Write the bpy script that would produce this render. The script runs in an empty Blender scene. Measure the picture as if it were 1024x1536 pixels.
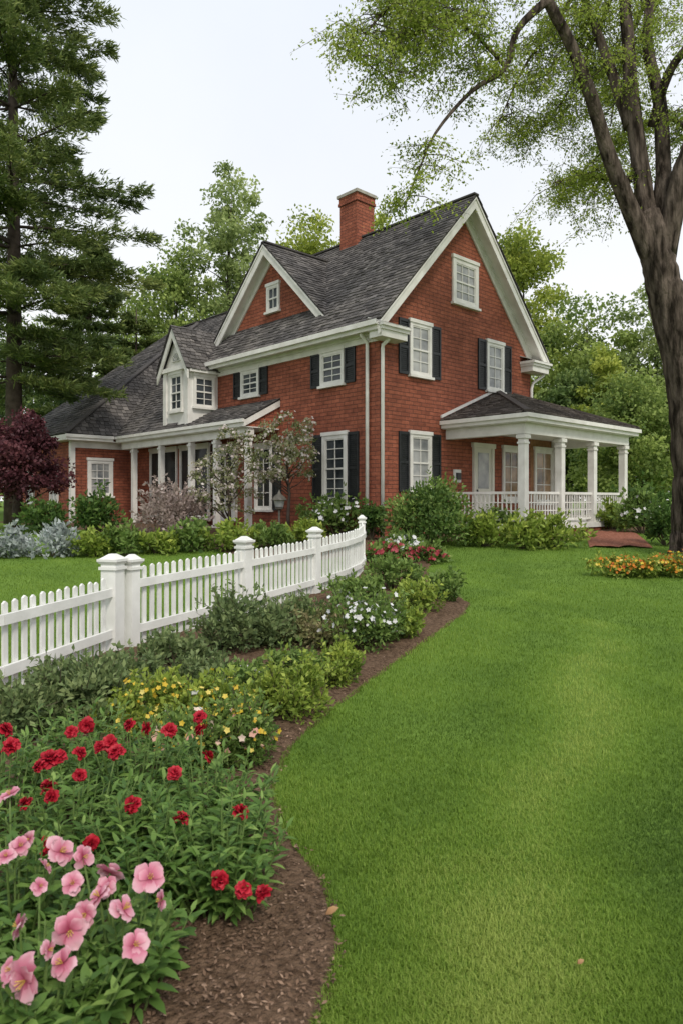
import bpy, math, numpy as np
from mathutils import Vector
rng=np.random.default_rng(7)
S=bpy.context.scene; C=S.collection
F=1053.0; HZ=750.0; ZC=1.6
R_=math.radians
S.view_settings.view_transform='Standard'; S.view_settings.look='None'; S.view_settings.exposure=0

# ---------------------------------------------------------------- terrain
def g(Y):
    Y=np.asarray(Y,float)
    a=.0032*np.clip(Y-4,0,12)**2
    b=.308*(1-np.exp(-np.clip(Y-16,0,None)/4))
    return a+b
def gp(px,py):
    lo,hi=1.2,200.
    for _ in range(50):
        m=(lo+hi)/2
        if (ZC-float(g(m)))*F/m>py-HZ: lo=m
        else: hi=m
    return ((px-512)/F*m, m, float(g(m)))
def ip(px,py,Y): return ((px-512)/F*Y, Y, ZC-(py-HZ)/F*Y)

# ---------------------------------------------------------------- tagging
def tag(o,label=None,cat=None,group=None,kind=None):
    if label: o['label']=label
    if cat: o['category']=cat
    if group: o['group']=group
    if kind: o['kind']=kind
    return o
def empty(name,loc,rz=0):
    o=bpy.data.objects.new(name,None); C.objects.link(o); o.location=loc; o.rotation_euler=(0,0,rz)
    o.empty_display_size=.1
    return o

# ---------------------------------------------------------------- mesh helpers
class MB:
    def __init__(s): s.v=[];s.f=[];s.t=[]
    def add(s,vs,fs,t=.5):
        n=len(s.v); s.v.extend([tuple(p) for p in vs]); s.f.extend([tuple(i+n for i in f) for f in fs]); s.t.extend([t]*len(vs))
    def box(s,x0,x1,y0,y1,z0,z1,t=.5):
        s.add([(x0,y0,z0),(x1,y0,z0),(x1,y1,z0),(x0,y1,z0),(x0,y0,z1),(x1,y0,z1),(x1,y1,z1),(x0,y1,z1)],
              [(0,3,2,1),(4,5,6,7),(0,1,5,4),(1,2,6,5),(2,3,7,6),(3,0,4,7)],t)
    def prism(s,pts,vec,t=.5):
        n=len(pts); v=Vector(vec)
        q=[Vector(p) for p in pts]
        s.add([tuple(p) for p in q]+[tuple(p+v) for p in q],
              [tuple(range(n))[::-1],tuple(range(n,2*n))]+[(i,(i+1)%n,(i+1)%n+n,i+n) for i in range(n)],t)
    def beam(s,p,q,w,h,t=.5):
        p=Vector(p);q=Vector(q);d=(q-p).normalized()
        sd=d.cross(Vector((0,0,1)))
        sd=sd.normalized() if sd.length>1e-4 else Vector((1,0,0))
        up=sd.cross(d).normalized()
        a=[p+sd*w/2*i+up*h/2*j for i,j in ((-1,-1),(1,-1),(1,1),(-1,1))]
        s.prism(a,q-p,t)
    def tube(s,pts,rs,n=8,t=.5,ridge=0):
        pts=[Vector(p) for p in pts]; vs=[];fs=[]
        ref=Vector((.3,1,.1)).normalized()
        rd=1+ridge*rng.normal(size=n)
        for i,p in enumerate(pts):
            d=(pts[min(i+1,len(pts)-1)]-pts[max(i-1,0)]).normalized()
            a=d.cross(ref)
            if a.length<.05: a=d.cross(Vector((1,0,0)))
            a.normalize(); b=d.cross(a)
            if ridge: rd=.8*rd+.2*(1+ridge*rng.normal(size=n)*1.6)
            for k in range(n):
                th=2*math.pi*k/n
                vs.append(p+(a*math.cos(th)+b*math.sin(th))*rs[i]*float(rd[k]))
        for i in range(len(pts)-1):
            for k in range(n):
                fs.append((i*n+k,i*n+(k+1)%n,(i+1)*n+(k+1)%n,(i+1)*n+k))
        fs.append(tuple(range(n))[::-1]); m=(len(pts)-1)*n; fs.append(tuple(range(m,m+n)))
        s.add([tuple(v) for v in vs],fs,t)
    def lathe(s,prof,n=16,c=(0,0,0),t=.5):
        vs=[];fs=[]
        for r,z in prof:
            for k in range(n):
                th=2*math.pi*k/n; vs.append((c[0]+r*math.cos(th),c[1]+r*math.sin(th),c[2]+z))
        for i in range(len(prof)-1):
            for k in range(n): fs.append((i*n+k,i*n+(k+1)%n,(i+1)*n+(k+1)%n,(i+1)*n+k))
        fs.append(tuple(range(n))[::-1]); m=(len(prof)-1)*n; fs.append(tuple(range(m,m+n)))
        s.add(vs,fs,t)
    def build(s,name,mat,parent=None,off=(0,0,0),smooth=False):
        me=bpy.data.meshes.new(name)
        V=[(a-off[0],b-off[1],c-off[2]) for a,b,c in s.v]
        me.from_pydata(V,[],s.f)
        at=me.attributes.new('tint','FLOAT','POINT'); at.data.foreach_set('value',np.array(s.t,dtype=np.float32))
        if smooth: me.polygons.foreach_set('use_smooth',[True]*len(me.polygons))
        me.materials.append(mat); me.update()
        o=bpy.data.objects.new(name,me); C.objects.link(o)
        if parent: o.parent=parent
        return o

def np_mesh(name,V,faces,tint,mat,parent=None,smooth=False):
    V=np.asarray(V,np.float32).reshape(-1,3)
    me=bpy.data.meshes.new(name)
    me.vertices.add(len(V)); me.vertices.foreach_set('co',V.ravel())
    idx=np.concatenate([f.ravel() for f in faces]).astype(np.int32)
    tot=np.concatenate([np.full(len(f),f.shape[1]) for f in faces]).astype(np.int32)
    st=np.concatenate([[0],np.cumsum(tot)[:-1]]).astype(np.int32)
    me.loops.add(len(idx)); me.loops.foreach_set('vertex_index',idx)
    me.polygons.add(len(tot)); me.polygons.foreach_set('loop_start',st)
    me.update(calc_edges=True); me.validate()
    at=me.attributes.new('tint','FLOAT','POINT'); at.data.foreach_set('value',np.asarray(tint,np.float32).ravel())
    if smooth: me.polygons.foreach_set('use_smooth',np.ones(len(tot),bool))
    me.materials.append(mat)
    o=bpy.data.objects.new(name,me); C.objects.link(o)
    if parent: o.parent=parent
    return o
def nrm(a): return a/np.maximum(np.linalg.norm(a,axis=1,keepdims=True),1e-6)
def rdir(n): return nrm(rng.normal(size=(n,3)))
def leaf_lo(P,D,N,L,W,fold=.2):
    n=len(P); L=np.broadcast_to(np.asarray(L,float),(n,))[:,None]; W=np.broadcast_to(np.asarray(W,float),(n,))[:,None]
    D=nrm(D); Sd=nrm(np.cross(D,N)); Nn=np.cross(Sd,D)
    m=P+D*L*.45
    V=np.stack([P,m+Sd*W*.5+Nn*W*fold,P+D*L,m-Sd*W*.5+Nn*W*fold],1)
    f=np.arange(n*4).reshape(n,4)
    return V.reshape(-1,3),[f]
def leaf_hi(P,D,N,L,W,curl=.2,fold=.12,wide=.5):
    n=len(P); L=np.broadcast_to(np.asarray(L,float),(n,))[:,None]; W=np.broadcast_to(np.asarray(W,float),(n,))[:,None]
    D=nrm(D); Sd=nrm(np.cross(D,N)); Nn=np.cross(Sd,D)
    def pt(t,s,up=0): return P+D*L*t+Sd*W*s+Nn*(W*up)-Nn*L*curl*t*t
    V=np.stack([P,pt(.35,.5,fold),pt(.7,wide*.8,fold),pt(1,0),pt(.7,-wide*.8,fold),pt(.35,-.5,fold),pt(.35,0),pt(.7,0)],1)
    b=(np.arange(n)*8)[:,None]
    q=np.concatenate([b+np.array([[1,6,7,2]]),b+np.array([[6,5,4,7]])])
    t=np.concatenate([b+np.array([[0,6,1]]),b+np.array([[0,5,6]]),b+np.array([[2,7,3]]),b+np.array([[7,4,3]])])
    tt=np.tile(np.array([0,.35,.7,1,.7,.35,.35,.7]),n)
    return V.reshape(-1,3),[q,t],tt
def petals(P,D,N,L,W,curl=.25,cup=.12,ruf=.08):
    n=len(P); L=np.broadcast_to(np.asarray(L,float),(n,))[:,None]; W=np.broadcast_to(np.asarray(W,float),(n,))[:,None]
    D=nrm(D); Sd=nrm(np.cross(D,N)); Nn=np.cross(Sd,D)
    prof=[(0,.12),(.3,.60),(.62,1.0),(.86,.88),(1.0,.45)]; ss=[-1,-.5,0,.5,1]
    V=[];tt=[]
    for t,w in prof:
        for s in ss:
            tl=t-(.10*abs(s) if t>.8 else 0)
            z=rng.normal(0,ruf,(n,1))*t
            V.append(P+D*L*tl+Sd*W*.5*w*s+Nn*(cup*abs(s)*W*w+z*L-curl*L*t*t)); tt.append(t)
    V=np.stack(V,1); b=(np.arange(n)*25)[:,None]
    q=np.concatenate([b+np.array([[i*5+j,i*5+j+1,i*5+j+6,i*5+j+5]]) for i in range(4) for j in range(4)])
    return V.reshape(-1,3),[q],np.tile(np.array(tt),n)

# ---------------------------------------------------------------- materials
def mk(name):
    m=bpy.data.materials.new(name); m.use_nodes=True
    nt=m.node_tree; b=nt.nodes['Principled BSDF']
    return m,nt,b
def N(nt,t,**k):
    n=nt.nodes.new(t)
    for a,v in k.items(): setattr(n,a,v)
    return n
def ramp(nt,cols):
    r=N(nt,'ShaderNodeValToRGB'); e=r.color_ramp.elements
    while len(e)<len(cols): e.new(.5)
    for i,(p,c) in enumerate(cols): e[i].position=p; e[i].color=(*c,1)
    return r
def noise_mat(name,c1,c2,scale=5,rough=.6,bump=.0,spec=.3,detail=5,bscale=None,stretch=None,bd=.03,lo=.3,hi=.7):
    m,nt,b=mk(name)
    tc=N(nt,'ShaderNodeTexCoord'); n=N(nt,'ShaderNodeTexNoise'); n.inputs['Scale'].default_value=scale; n.inputs['Detail'].default_value=detail
    vec=tc.outputs['Object']
    if stretch:
        mp=N(nt,'ShaderNodeMapping'); mp.inputs['Scale'].default_value=stretch; nt.links.new(vec,mp.inputs[0]); vec=mp.outputs[0]
    nt.links.new(vec,n.inputs['Vector'])
    r=ramp(nt,[(lo,c1),(hi,c2)]); nt.links.new(n.outputs['Fac'],r.inputs['Fac']); nt.links.new(r.outputs['Color'],b.inputs['Base Color'])
    b.inputs['Roughness'].default_value=rough; b.inputs['Specular IOR Level'].default_value=spec
    if bump:
        n2=N(nt,'ShaderNodeTexNoise'); n2.inputs['Scale'].default_value=bscale or scale*4; n2.inputs['Detail'].default_value=6
        nt.links.new(vec,n2.inputs['Vector'])
        bp=N(nt,'ShaderNodeBump'); bp.inputs['Strength'].default_value=bump; bp.inputs['Distance'].default_value=bd
        nt.links.new(n2.outputs['Fac'],bp.inputs['Height']); nt.links.new(bp.outputs['Normal'],b.inputs['Normal'])
    return m
def leafmat(name,dark,mid,light,trans=.38,rough=.55,mul=None):
    if mul is None: mul=2.8 if name.startswith(('leaf_tree','needle')) else 2.35 if name.startswith('leaf') else 1
    dark,mid,light=[tuple(min(.85,c*mul) for c in x) for x in (dark,mid,light)]
    m,nt,b=mk(name)
    at=N(nt,'ShaderNodeAttribute',attribute_name='tint')
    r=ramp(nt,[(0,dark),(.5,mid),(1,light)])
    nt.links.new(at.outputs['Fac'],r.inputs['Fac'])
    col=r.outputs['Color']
    nt.links.new(col,b.inputs['Base Color'])
    b.inputs['Roughness'].default_value=rough; b.inputs['Specular IOR Level'].default_value=.3
    tr=N(nt,'ShaderNodeBsdfTranslucent'); nt.links.new(col,tr.inputs['Color'])
    ms=N(nt,'ShaderNodeMixShader'); ms.inputs[0].default_value=trans
    out=nt.nodes['Material Output']
    nt.links.new(b.outputs[0],ms.inputs[1]); nt.links.new(tr.outputs[0],ms.inputs[2]); nt.links.new(ms.outputs[0],out.inputs['Surface'])
    return m
def brick_mat(name,cA,cB,mort):
    m,nt,b=mk(name)
    tc=N(nt,'ShaderNodeTexCoord'); sp=N(nt,'ShaderNodeSeparateXYZ'); nt.links.new(tc.outputs['Object'],sp.inputs[0])
    ad=N(nt,'ShaderNodeMath',operation='ADD'); nt.links.new(sp.outputs[0],ad.inputs[0]); nt.links.new(sp.outputs[1],ad.inputs[1])
    cb=N(nt,'ShaderNodeCombineXYZ'); nt.links.new(ad.outputs[0],cb.inputs[0]); nt.links.new(sp.outputs[2],cb.inputs[1])
    wn=N(nt,'ShaderNodeTexNoise'); wn.inputs['Scale'].default_value=7; nt.links.new(tc.outputs['Object'],wn.inputs['Vector'])
    va=N(nt,'ShaderNodeVectorMath',operation='SCALE'); va.inputs['Scale'].default_value=.03; nt.links.new(wn.outputs['Color'],va.inputs[0])
    vb=N(nt,'ShaderNodeVectorMath',operation='ADD'); nt.links.new(cb.outputs[0],vb.inputs[0]); nt.links.new(va.outputs[0],vb.inputs[1])
    br=N(nt,'ShaderNodeTexBrick'); nt.links.new(vb.outputs[0],br.inputs['Vector'])
    br.inputs['Scale'].default_value=1; br.inputs['Brick Width'].default_value=.34; br.inputs['Row Height'].default_value=.11
    br.inputs['Mortar Size'].default_value=.009; br.inputs['Mortar Smooth'].default_value=.35; br.inputs['Bias'].default_value=-.1
    br.inputs['Color1'].default_value=(*cA,1); br.inputs['Color2'].default_value=(*cB,1); br.inputs['Mortar'].default_value=(*mort,1)
    col=br.outputs['Color']
    for sc,lo,hi in ((1.1,(.74,.72,.72),(1.22,1.20,1.18)),(6.5,(.76,.75,.74),(1.24,1.30,1.32))):
        n=N(nt,'ShaderNodeTexNoise'); n.inputs['Scale'].default_value=sc; n.inputs['Detail'].default_value=8; n.inputs['Roughness'].default_value=.65
        nt.links.new(tc.outputs['Object'],n.inputs['Vector'])
        r=ramp(nt,[(.3,lo),(.7,hi)]); nt.links.new(n.outputs['Fac'],r.inputs['Fac'])
        mx=N(nt,'ShaderNodeMix',data_type='RGBA',blend_type='MULTIPLY'); mx.inputs[0].default_value=1
        nt.links.new(col,mx.inputs[6]); nt.links.new(r.outputs['Color'],mx.inputs[7]); col=mx.outputs[2]
    nt.links.new(col,b.inputs['Base Color'])
    b.inputs['Roughness'].default_value=.85; b.inputs['Specular IOR Level'].default_value=.2
    n3=N(nt,'ShaderNodeTexNoise'); n3.inputs['Scale'].default_value=30; nt.links.new(tc.outputs['Object'],n3.inputs['Vector'])
    mm=N(nt,'ShaderNodeMath',operation='MULTIPLY_ADD'); mm.inputs[1].default_value=-1.2; nt.links.new(br.outputs['Fac'],mm.inputs[0]); nt.links.new(n3.outputs['Fac'],mm.inputs[2])
    bp=N(nt,'ShaderNodeBump'); bp.inputs['Strength'].default_value=.8; bp.inputs['Distance'].default_value=.03
    nt.links.new(mm.outputs[0],bp.inputs['Height']); nt.links.new(bp.outputs['Normal'],b.inputs['Normal'])
    return m
def plain(name,c,rough=.5,spec=.4,metal=0):
    m,nt,b=mk(name); b.inputs['Base Color'].default_value=(*c,1); b.inputs['Roughness'].default_value=rough; b.inputs['Specular IOR Level'].default_value=spec; b.inputs['Metallic'].default_value=metal
    return m
M={}
M['brick']=brick_mat('red_brick',(.330,.106,.062),(.240,.075,.046),(.130,.057,.042))
M['trim']=noise_mat('white_paint',(.62,.60,.56),(.77,.755,.72),3,.5,.05)
M['fence']=noise_mat('fence_paint',(.66,.66,.63),(.80,.80,.77),4,.5,.08)
M['shutter']=noise_mat('black_shutter',(.012,.014,.015),(.026,.028,.030),8,.45)
M['glass']=noise_mat('dark_glass',(.015,.02,.025),(.10,.11,.12),1.6,.08,.0,.3)
M['void']=noise_mat('dim_glass',(.010,.012,.012),(.035,.035,.032),1.2,.12,.0,.15)
M['curtain']=noise_mat('curtained_glass',(.14,.15,.16),(.46,.46,.44),1.8,.12,.0,.5)
M['reflectglass']=noise_mat('painted_reflection_glass',(.04,.035,.03),(.46,.30,.17),1.5,.12,.0,.4)  # warm reflections painted into the pane colour as brown mottling
M['concrete']=noise_mat('concrete',(.28,.26,.22),(.40,.38,.33),6,.8,.2)
M['door']=noise_mat('door_paint',(.62,.6,.52),(.7,.68,.6),3,.5)
M['dark']=plain('dark_metal',(.03,.03,.03),.45,.5)
M['bronze']=noise_mat('bronze_metal',(.07,.065,.055),(.14,.125,.10),10,.45)
M['wood']=noise_mat('warm_wood',(.20,.09,.04),(.34,.17,.085),6,.6)
M['bark']=noise_mat('bark',(.020,.015,.011),(.150,.118,.095),2.6,.95,1.0,.1,12,5,(3.0,3.0,.7),.10,.36,.66)
M['darkbark']=noise_mat('dark_bark',(.04,.03,.023),(.10,.075,.06),4,.9,.8)
M['twig']=noise_mat('twig',(.06,.05,.03),(.11,.09,.055),9,.8)
M['stem']=noise_mat('green_stem',(.09,.15,.03),(.15,.22,.07),9,.6)
def tintmat(name,c0,c1,c2,rough=.8,spec=.2,lo=(.7,.7,.72),hi=(1.3,1.26,1.2)):
    m,nt,b=mk(name); at=N(nt,'ShaderNodeAttribute',attribute_name='tint'); r=ramp(nt,[(0,c0),(.5,c1),(1,c2)])
    nt.links.new(at.outputs['Fac'],r.inputs['Fac'])
    tc=N(nt,'ShaderNodeTexCoord'); n=N(nt,'ShaderNodeTexNoise'); n.inputs['Scale'].default_value=.8; n.inputs['Detail'].default_value=6
    nt.links.new(tc.outputs['Object'],n.inputs['Vector']); r2=ramp(nt,[(.3,lo),(.7,hi)]); nt.links.new(n.outputs['Fac'],r2.inputs['Fac'])
    mx=N(nt,'ShaderNodeMix',data_type='RGBA',blend_type='MULTIPLY'); mx.inputs[0].default_value=1
    nt.links.new(r.outputs['Color'],mx.inputs[6]); nt.links.new(r2.outputs['Color'],mx.inputs[7]); nt.links.new(mx.outputs[2],b.inputs['Base Color'])
    b.inputs['Roughness'].default_value=rough; b.inputs['Specular IOR Level'].default_value=spec
    return m
M['shingle']=tintmat('slate_shingle',(.048,.045,.045),(.104,.098,.096),(.19,.178,.172),.85,.1,(.8,.8,.82),(1.2,1.17,1.12))
M['shingle_brown']=tintmat('brown_shingle',(.045,.039,.036),(.098,.086,.079),(.175,.155,.145),.85,.1)
M['mulch']=noise_mat('mulch',(.075,.046,.028),(.20,.13,.085),25,.95,1.0,.1,8,60)
M['redmulch']=noise_mat('red_paving',(.19,.07,.045),(.34,.15,.10),14,.95,.8,.1,8,40)
M['chip']=tintmat('bark_chip',(.05,.031,.020),(.16,.102,.068),(.36,.25,.18),.95)
M['ground']=noise_mat('turf_ground',(.10,.175,.03),(.155,.25,.045),1.2,.95,.5,.1,8,60)
M['grass']=leafmat('grass_blades',(.080,.155,.018),(.205,.325,.038),(.40,.48,.11),.42,.6)
M['L_dark']=leafmat('leaf_dark',(.012,.030,.008),(.034,.066,.014),(.085,.13,.028))
M['L_mid']=leafmat('leaf_mid',(.025,.050,.012),(.066,.105,.024),(.14,.19,.05))
M['L_yel']=leafmat('leaf_yellow',(.045,.070,.012),(.105,.145,.024),(.21,.24,.045))
M['L_olive']=leafmat('leaf_olive',(.028,.045,.018),(.068,.095,.036),(.15,.18,.075))
M['L_sil']=leafmat('leaf_silver',(.09,.11,.09),(.17,.19,.18),(.28,.30,.30))
M['L_pink']=leafmat('leaf_pinkgrey',(.08,.065,.05),(.17,.135,.12),(.30,.25,.235))
M['L_tan']=leafmat('leaf_tan',(.05,.060,.022),(.11,.11,.045),(.23,.18,.11))
M['L_maple']=leafmat('leaf_maple',(.022,.007,.010),(.050,.016,.020),(.10,.036,.040))
M['L_pine']=leafmat('needle_pine',(.022,.036,.013),(.052,.072,.020),(.120,.135,.038),.28)
M['L_tree']=leafmat('leaf_tree',(.035,.060,.015),(.090,.12,.030),(.165,.20,.055),.45)
M['L_treey']=leafmat('leaf_tree_yellow',(.05,.070,.012),(.12,.145,.024),(.21,.225,.05),.48)
M['L_treed']=leafmat('leaf_tree_dark',(.018,.036,.012),(.050,.076,.020),(.105,.135,.04),.35)
M['L_treep']=leafmat('leaf_tree_pale',(.05,.07,.024),(.11,.14,.048),(.19,.215,.085),.48)
M['L_big']=leafmat('leaf_big',(.05,.08,.010),(.120,.155,.022),(.22,.25,.048),.5)
M['L_garden']=leafmat('leaf_garden',(.022,.050,.012),(.054,.098,.020),(.12,.175,.045),.35,.45)
M['L_blos']=leafmat('leaf_blossom',(.05,.065,.022),(.115,.125,.055),(.25,.225,.17),.4)
M['white']=leafmat('petal_white',(.5,.5,.48),(.7,.7,.7),(.8,.8,.82),.2)
M['pale']=leafmat('petal_pale',(.48,.38,.36),(.62,.54,.51),(.74,.69,.66),.3)
M['yellow']=leafmat('petal_yellow',(.5,.32,.02),(.65,.48,.05),(.75,.65,.22),.2)
M['orange']=leafmat('petal_orange',(.42,.06,.01),(.58,.20,.02),(.7,.42,.05),.2)
M['peach']=leafmat('petal_peach',(.6,.28,.22),(.72,.45,.35),(.75,.6,.5),.2)
M['red']=leafmat('petal_red',(.10,.002,.008),(.34,.006,.020),(.55,.022,.042),.2,.5)
M['softred']=leafmat('petal_soft_red',(.16,.015,.02),(.34,.03,.045),(.55,.16,.18),.2,.5)
M['pink']=leafmat('petal_pink',(.34,.03,.09),(.64,.22,.31),(.80,.50,.56),.3,.5)
M['anther']=plain('anther',(.6,.4,.1),.7)
M['tan']=leafmat('dry_leaf',(.2,.10,.04),(.36,.2,.09),(.45,.28,.14),.1)

# ---------------------------------------------------------------- ground
rows=list(np.linspace(-20,40,121))+[50,70,100,200,600]
cols=[-600,-100,-30,-10,-4,0,4,10,30,100,600]
V=[(x,y,float(g(y))) for y in rows for x in cols]
nc=len(cols)
fs=[(j*nc+i,j*nc+i+1,(j+1)*nc+i+1,(j+1)*nc+i) for j in range(len(rows)-1) for i in range(nc-1)]
mb=MB(); mb.add(V,fs); tag(mb.build('ground',M['ground']),'gently rising turf ground around the house','ground',kind='structure')

edge=np.array([(1.0,-.10),(2.14,-.065),(2.51,.007),(2.9,-.06),(3.37,-.26),(3.83,-.37),(4.43,-.345),(5.1,-.155),(6.2,.28),(7.79,.95),(9.4,1.66),(10.1,1.84),(10.9,1.72),(12.0,1.55),(13.3,1.6),(14.6,2.0)])
def edgeX(Y): return np.interp(Y,edge[:,0],edge[:,1])
fence=[(-3.3,4.6),(-2.77,5.7),(-2.36,7.26),(-2.21,7.42),(-1.27,9.2),(-.41,10.8),(.06,11.8),(.30,12.5),(.40,13.1),(.40,13.8)]
fa=np.array(fence)
def fenceX(Y): return np.where(np.asarray(Y)<4.6,-5.,np.interp(Y,fa[:,1],fa[:,0]))
TH=math.atan2(.686,.728); CX,CY=1.0,18.5; ct,st=math.cos(TH),math.sin(TH)
def h2w(x,y): return (CX+x*ct-y*st, CY+x*st+y*ct)
def w2h(X,Y): return ((X-CX)*ct+(Y-CY)*st, -(X-CX)*st+(Y-CY)*ct)
def sheet(name,label,cat,mat,P,dz,bump=.0,rise=0.):
    mb=MB(); nr=len(P);nc=len(P[0])
    vs=[(x,y,float(g(y))+dz+(bump*rng.random()+rise*math.sin(math.pi*i/(nc-1))*(j/(nr-1)) if 0<i<nc-1 else -.01)) for j,r in enumerate(P) for i,(x,y) in enumerate(r)]
    fs=[(j*nc+i,j*nc+i+1,(j+1)*nc+i+1,(j+1)*nc+i) for j in range(nr-1) for i in range(nc-1)]
    mb.add(vs,fs); return tag(mb.build(name,mat,smooth=True),label,cat,kind='structure')
P=[]
for Y in np.arange(1.0,14.3,.08):
    a=float(fenceX(Y))-.12; b=float(edgeX(Y))+.015*math.sin(Y*9)+.01*math.sin(Y*23)
    P.append([(a+(b-a)*t,Y) for t in list(np.linspace(0,.94,26))+[.975,1.0]])
sheet('planting_bed','curving brown mulch bed along the picket fence','planting bed',M['mulch'],P,.012,.02)
def loc_strip(x0,x1,y0,y1,n1=30,n2=12):
    return [[h2w(x0+(x1-x0)*i/n1+.0,y0+(y1-y0)*j/n2) for i in range(n1+1)] for j in range(n2+1)]
sheet('planting_bed','mulch bed below the gable wall','planting bed',M['mulch'],loc_strip(-4.6,2.7,-1.9,0),.010,.02)
sheet('planting_bed','mulch bed in front of the corner porch','planting bed',M['mulch'],loc_strip(2.7,9.6,-4.0,-1.0),.008,.02)
sheet('planting_bed','mulch bed along the long front of the house','planting bed',M['mulch'],loc_strip(-4.6,0,0,16),.010,.02)

def in_bed(X,Y):
    main=(Y<14.3)&(X>fenceX(Y)-.12)&(X<edgeX(Y)-.02)
    x,y=w2h(X,Y)
    f=((x>-4.6)&(x<2.7)&(y>-1.9))|((x>=2.7)&(x<9.6)&(y>-4.0))
    return main|f
def grass(n):
    Ys=1/ (1/24.+(1/1.75-1/24.)*rng.random(n))
    Ys=np.where(rng.random(n)<.33, 3+19*rng.random(n)**1.3, Ys)
    Xs=(rng.random(n)*2-1)*(Ys*.56+.5)
    k=~in_bed(Xs,Ys); Xs=Xs[k];Ys=Ys[k]; n=len(Xs)
    sc=np.clip(.55+Ys*.085,.7,2.0)
    patch=.08*np.sin(Xs*1.3+Ys*.9)+.09*np.sin(Xs*2.1-Ys*1.7+np.sin(Ys*2))+.06*np.sin(Ys*4+Xs*3+2*np.sin(Xs*2.3))+.06*np.sin(Xs*9+4*np.sin(Ys*3))*np.sin(Ys*8)
    h=(.023+.023*rng.random(n))*np.clip(sc,.8,1.2)*(1+.8*patch); w=(.0024+.0018*rng.random(n))*sc*1.1
    az=rng.random(n)*6.283; lean=.35+.55*rng.random(n)
    B=np.stack([Xs,Ys,g(Ys)-.004],1); up=np.array([0,0,1.])
    dv=np.stack([np.cos(az),np.sin(az),0*az],1); sd=np.stack([-np.sin(az),np.cos(az),0*az],1)
    m=B+up*(h*.6)[:,None]+dv*(h*.25*lean)[:,None]; t=B+up*(h*(1-.3*lean))[:,None]+dv*(h*.9*lean)[:,None]
    V=np.stack([B-sd*w[:,None]/2,B+sd*w[:,None]/2,m+sd*w[:,None]*.4,m-sd*w[:,None]*.4,t],1)
    b=(np.arange(n)*5)[:,None]
    ln=9.7-(Xs-1.9)*.62+.08*np.sin(Xs*3)         # older mowing line across the lawn
    st_=1/(1+np.exp(-(Ys-ln)*9)); patch=patch-.10*st_*(Xs>1)-.20*np.exp(-((Ys-ln)/.14)**2)*(Xs>1.8)
    for c,wd,am in ((-.45,.28,.30),(.25,.26,-.20),(.95,.30,.26),(-1.15,.30,-.14),(1.7,.3,-.16)):
        patch=patch+am*np.exp(-((Xs-.42*Ys-c+.08*np.sin(Ys*2.3))/wd)**2)*(Ys<ln)
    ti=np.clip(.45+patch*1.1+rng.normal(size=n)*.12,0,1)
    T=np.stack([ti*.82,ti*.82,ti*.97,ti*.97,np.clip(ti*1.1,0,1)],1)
    o=np_mesh('lawn_grass',V.reshape(-1,3),[b+np.array([[0,1,2,3]]),b+np.array([[3,2,4]])],T,M['grass'])
    tag(o,'short mown green lawn grass filling the yard','grass',kind='stuff')
grass(740000)
# bark chips
n=30000
Ys=1/(1/10.+(1/1.6-1/10.)*rng.random(n)); Xs=fenceX(Ys)+(edgeX(Ys)-fenceX(Ys)+.02)*rng.random(n)**.6
k=(Xs>-.62*Ys)&(Xs<edgeX(Ys)+.03*rng.normal(size=n)); Xs=Xs[k];Ys=Ys[k];n=len(Xs)
D=rdir(n); D[:,2]*=.3; Nn=rdir(n)*.5; Nn[:,2]+=1
V,f=leaf_lo(np.stack([Xs,Ys,g(Ys)+.022+.018*rng.random(n)],1),D,Nn,.008+.020*rng.random(n),.005+.009*rng.random(n))
tag(np_mesh('bark_mulch',V,f,np.repeat(np.clip(rng.normal(.42,.22,n),0,1),4),M['chip']),'loose brown bark chips covering the flower bed','mulch',kind='stuff')

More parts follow.
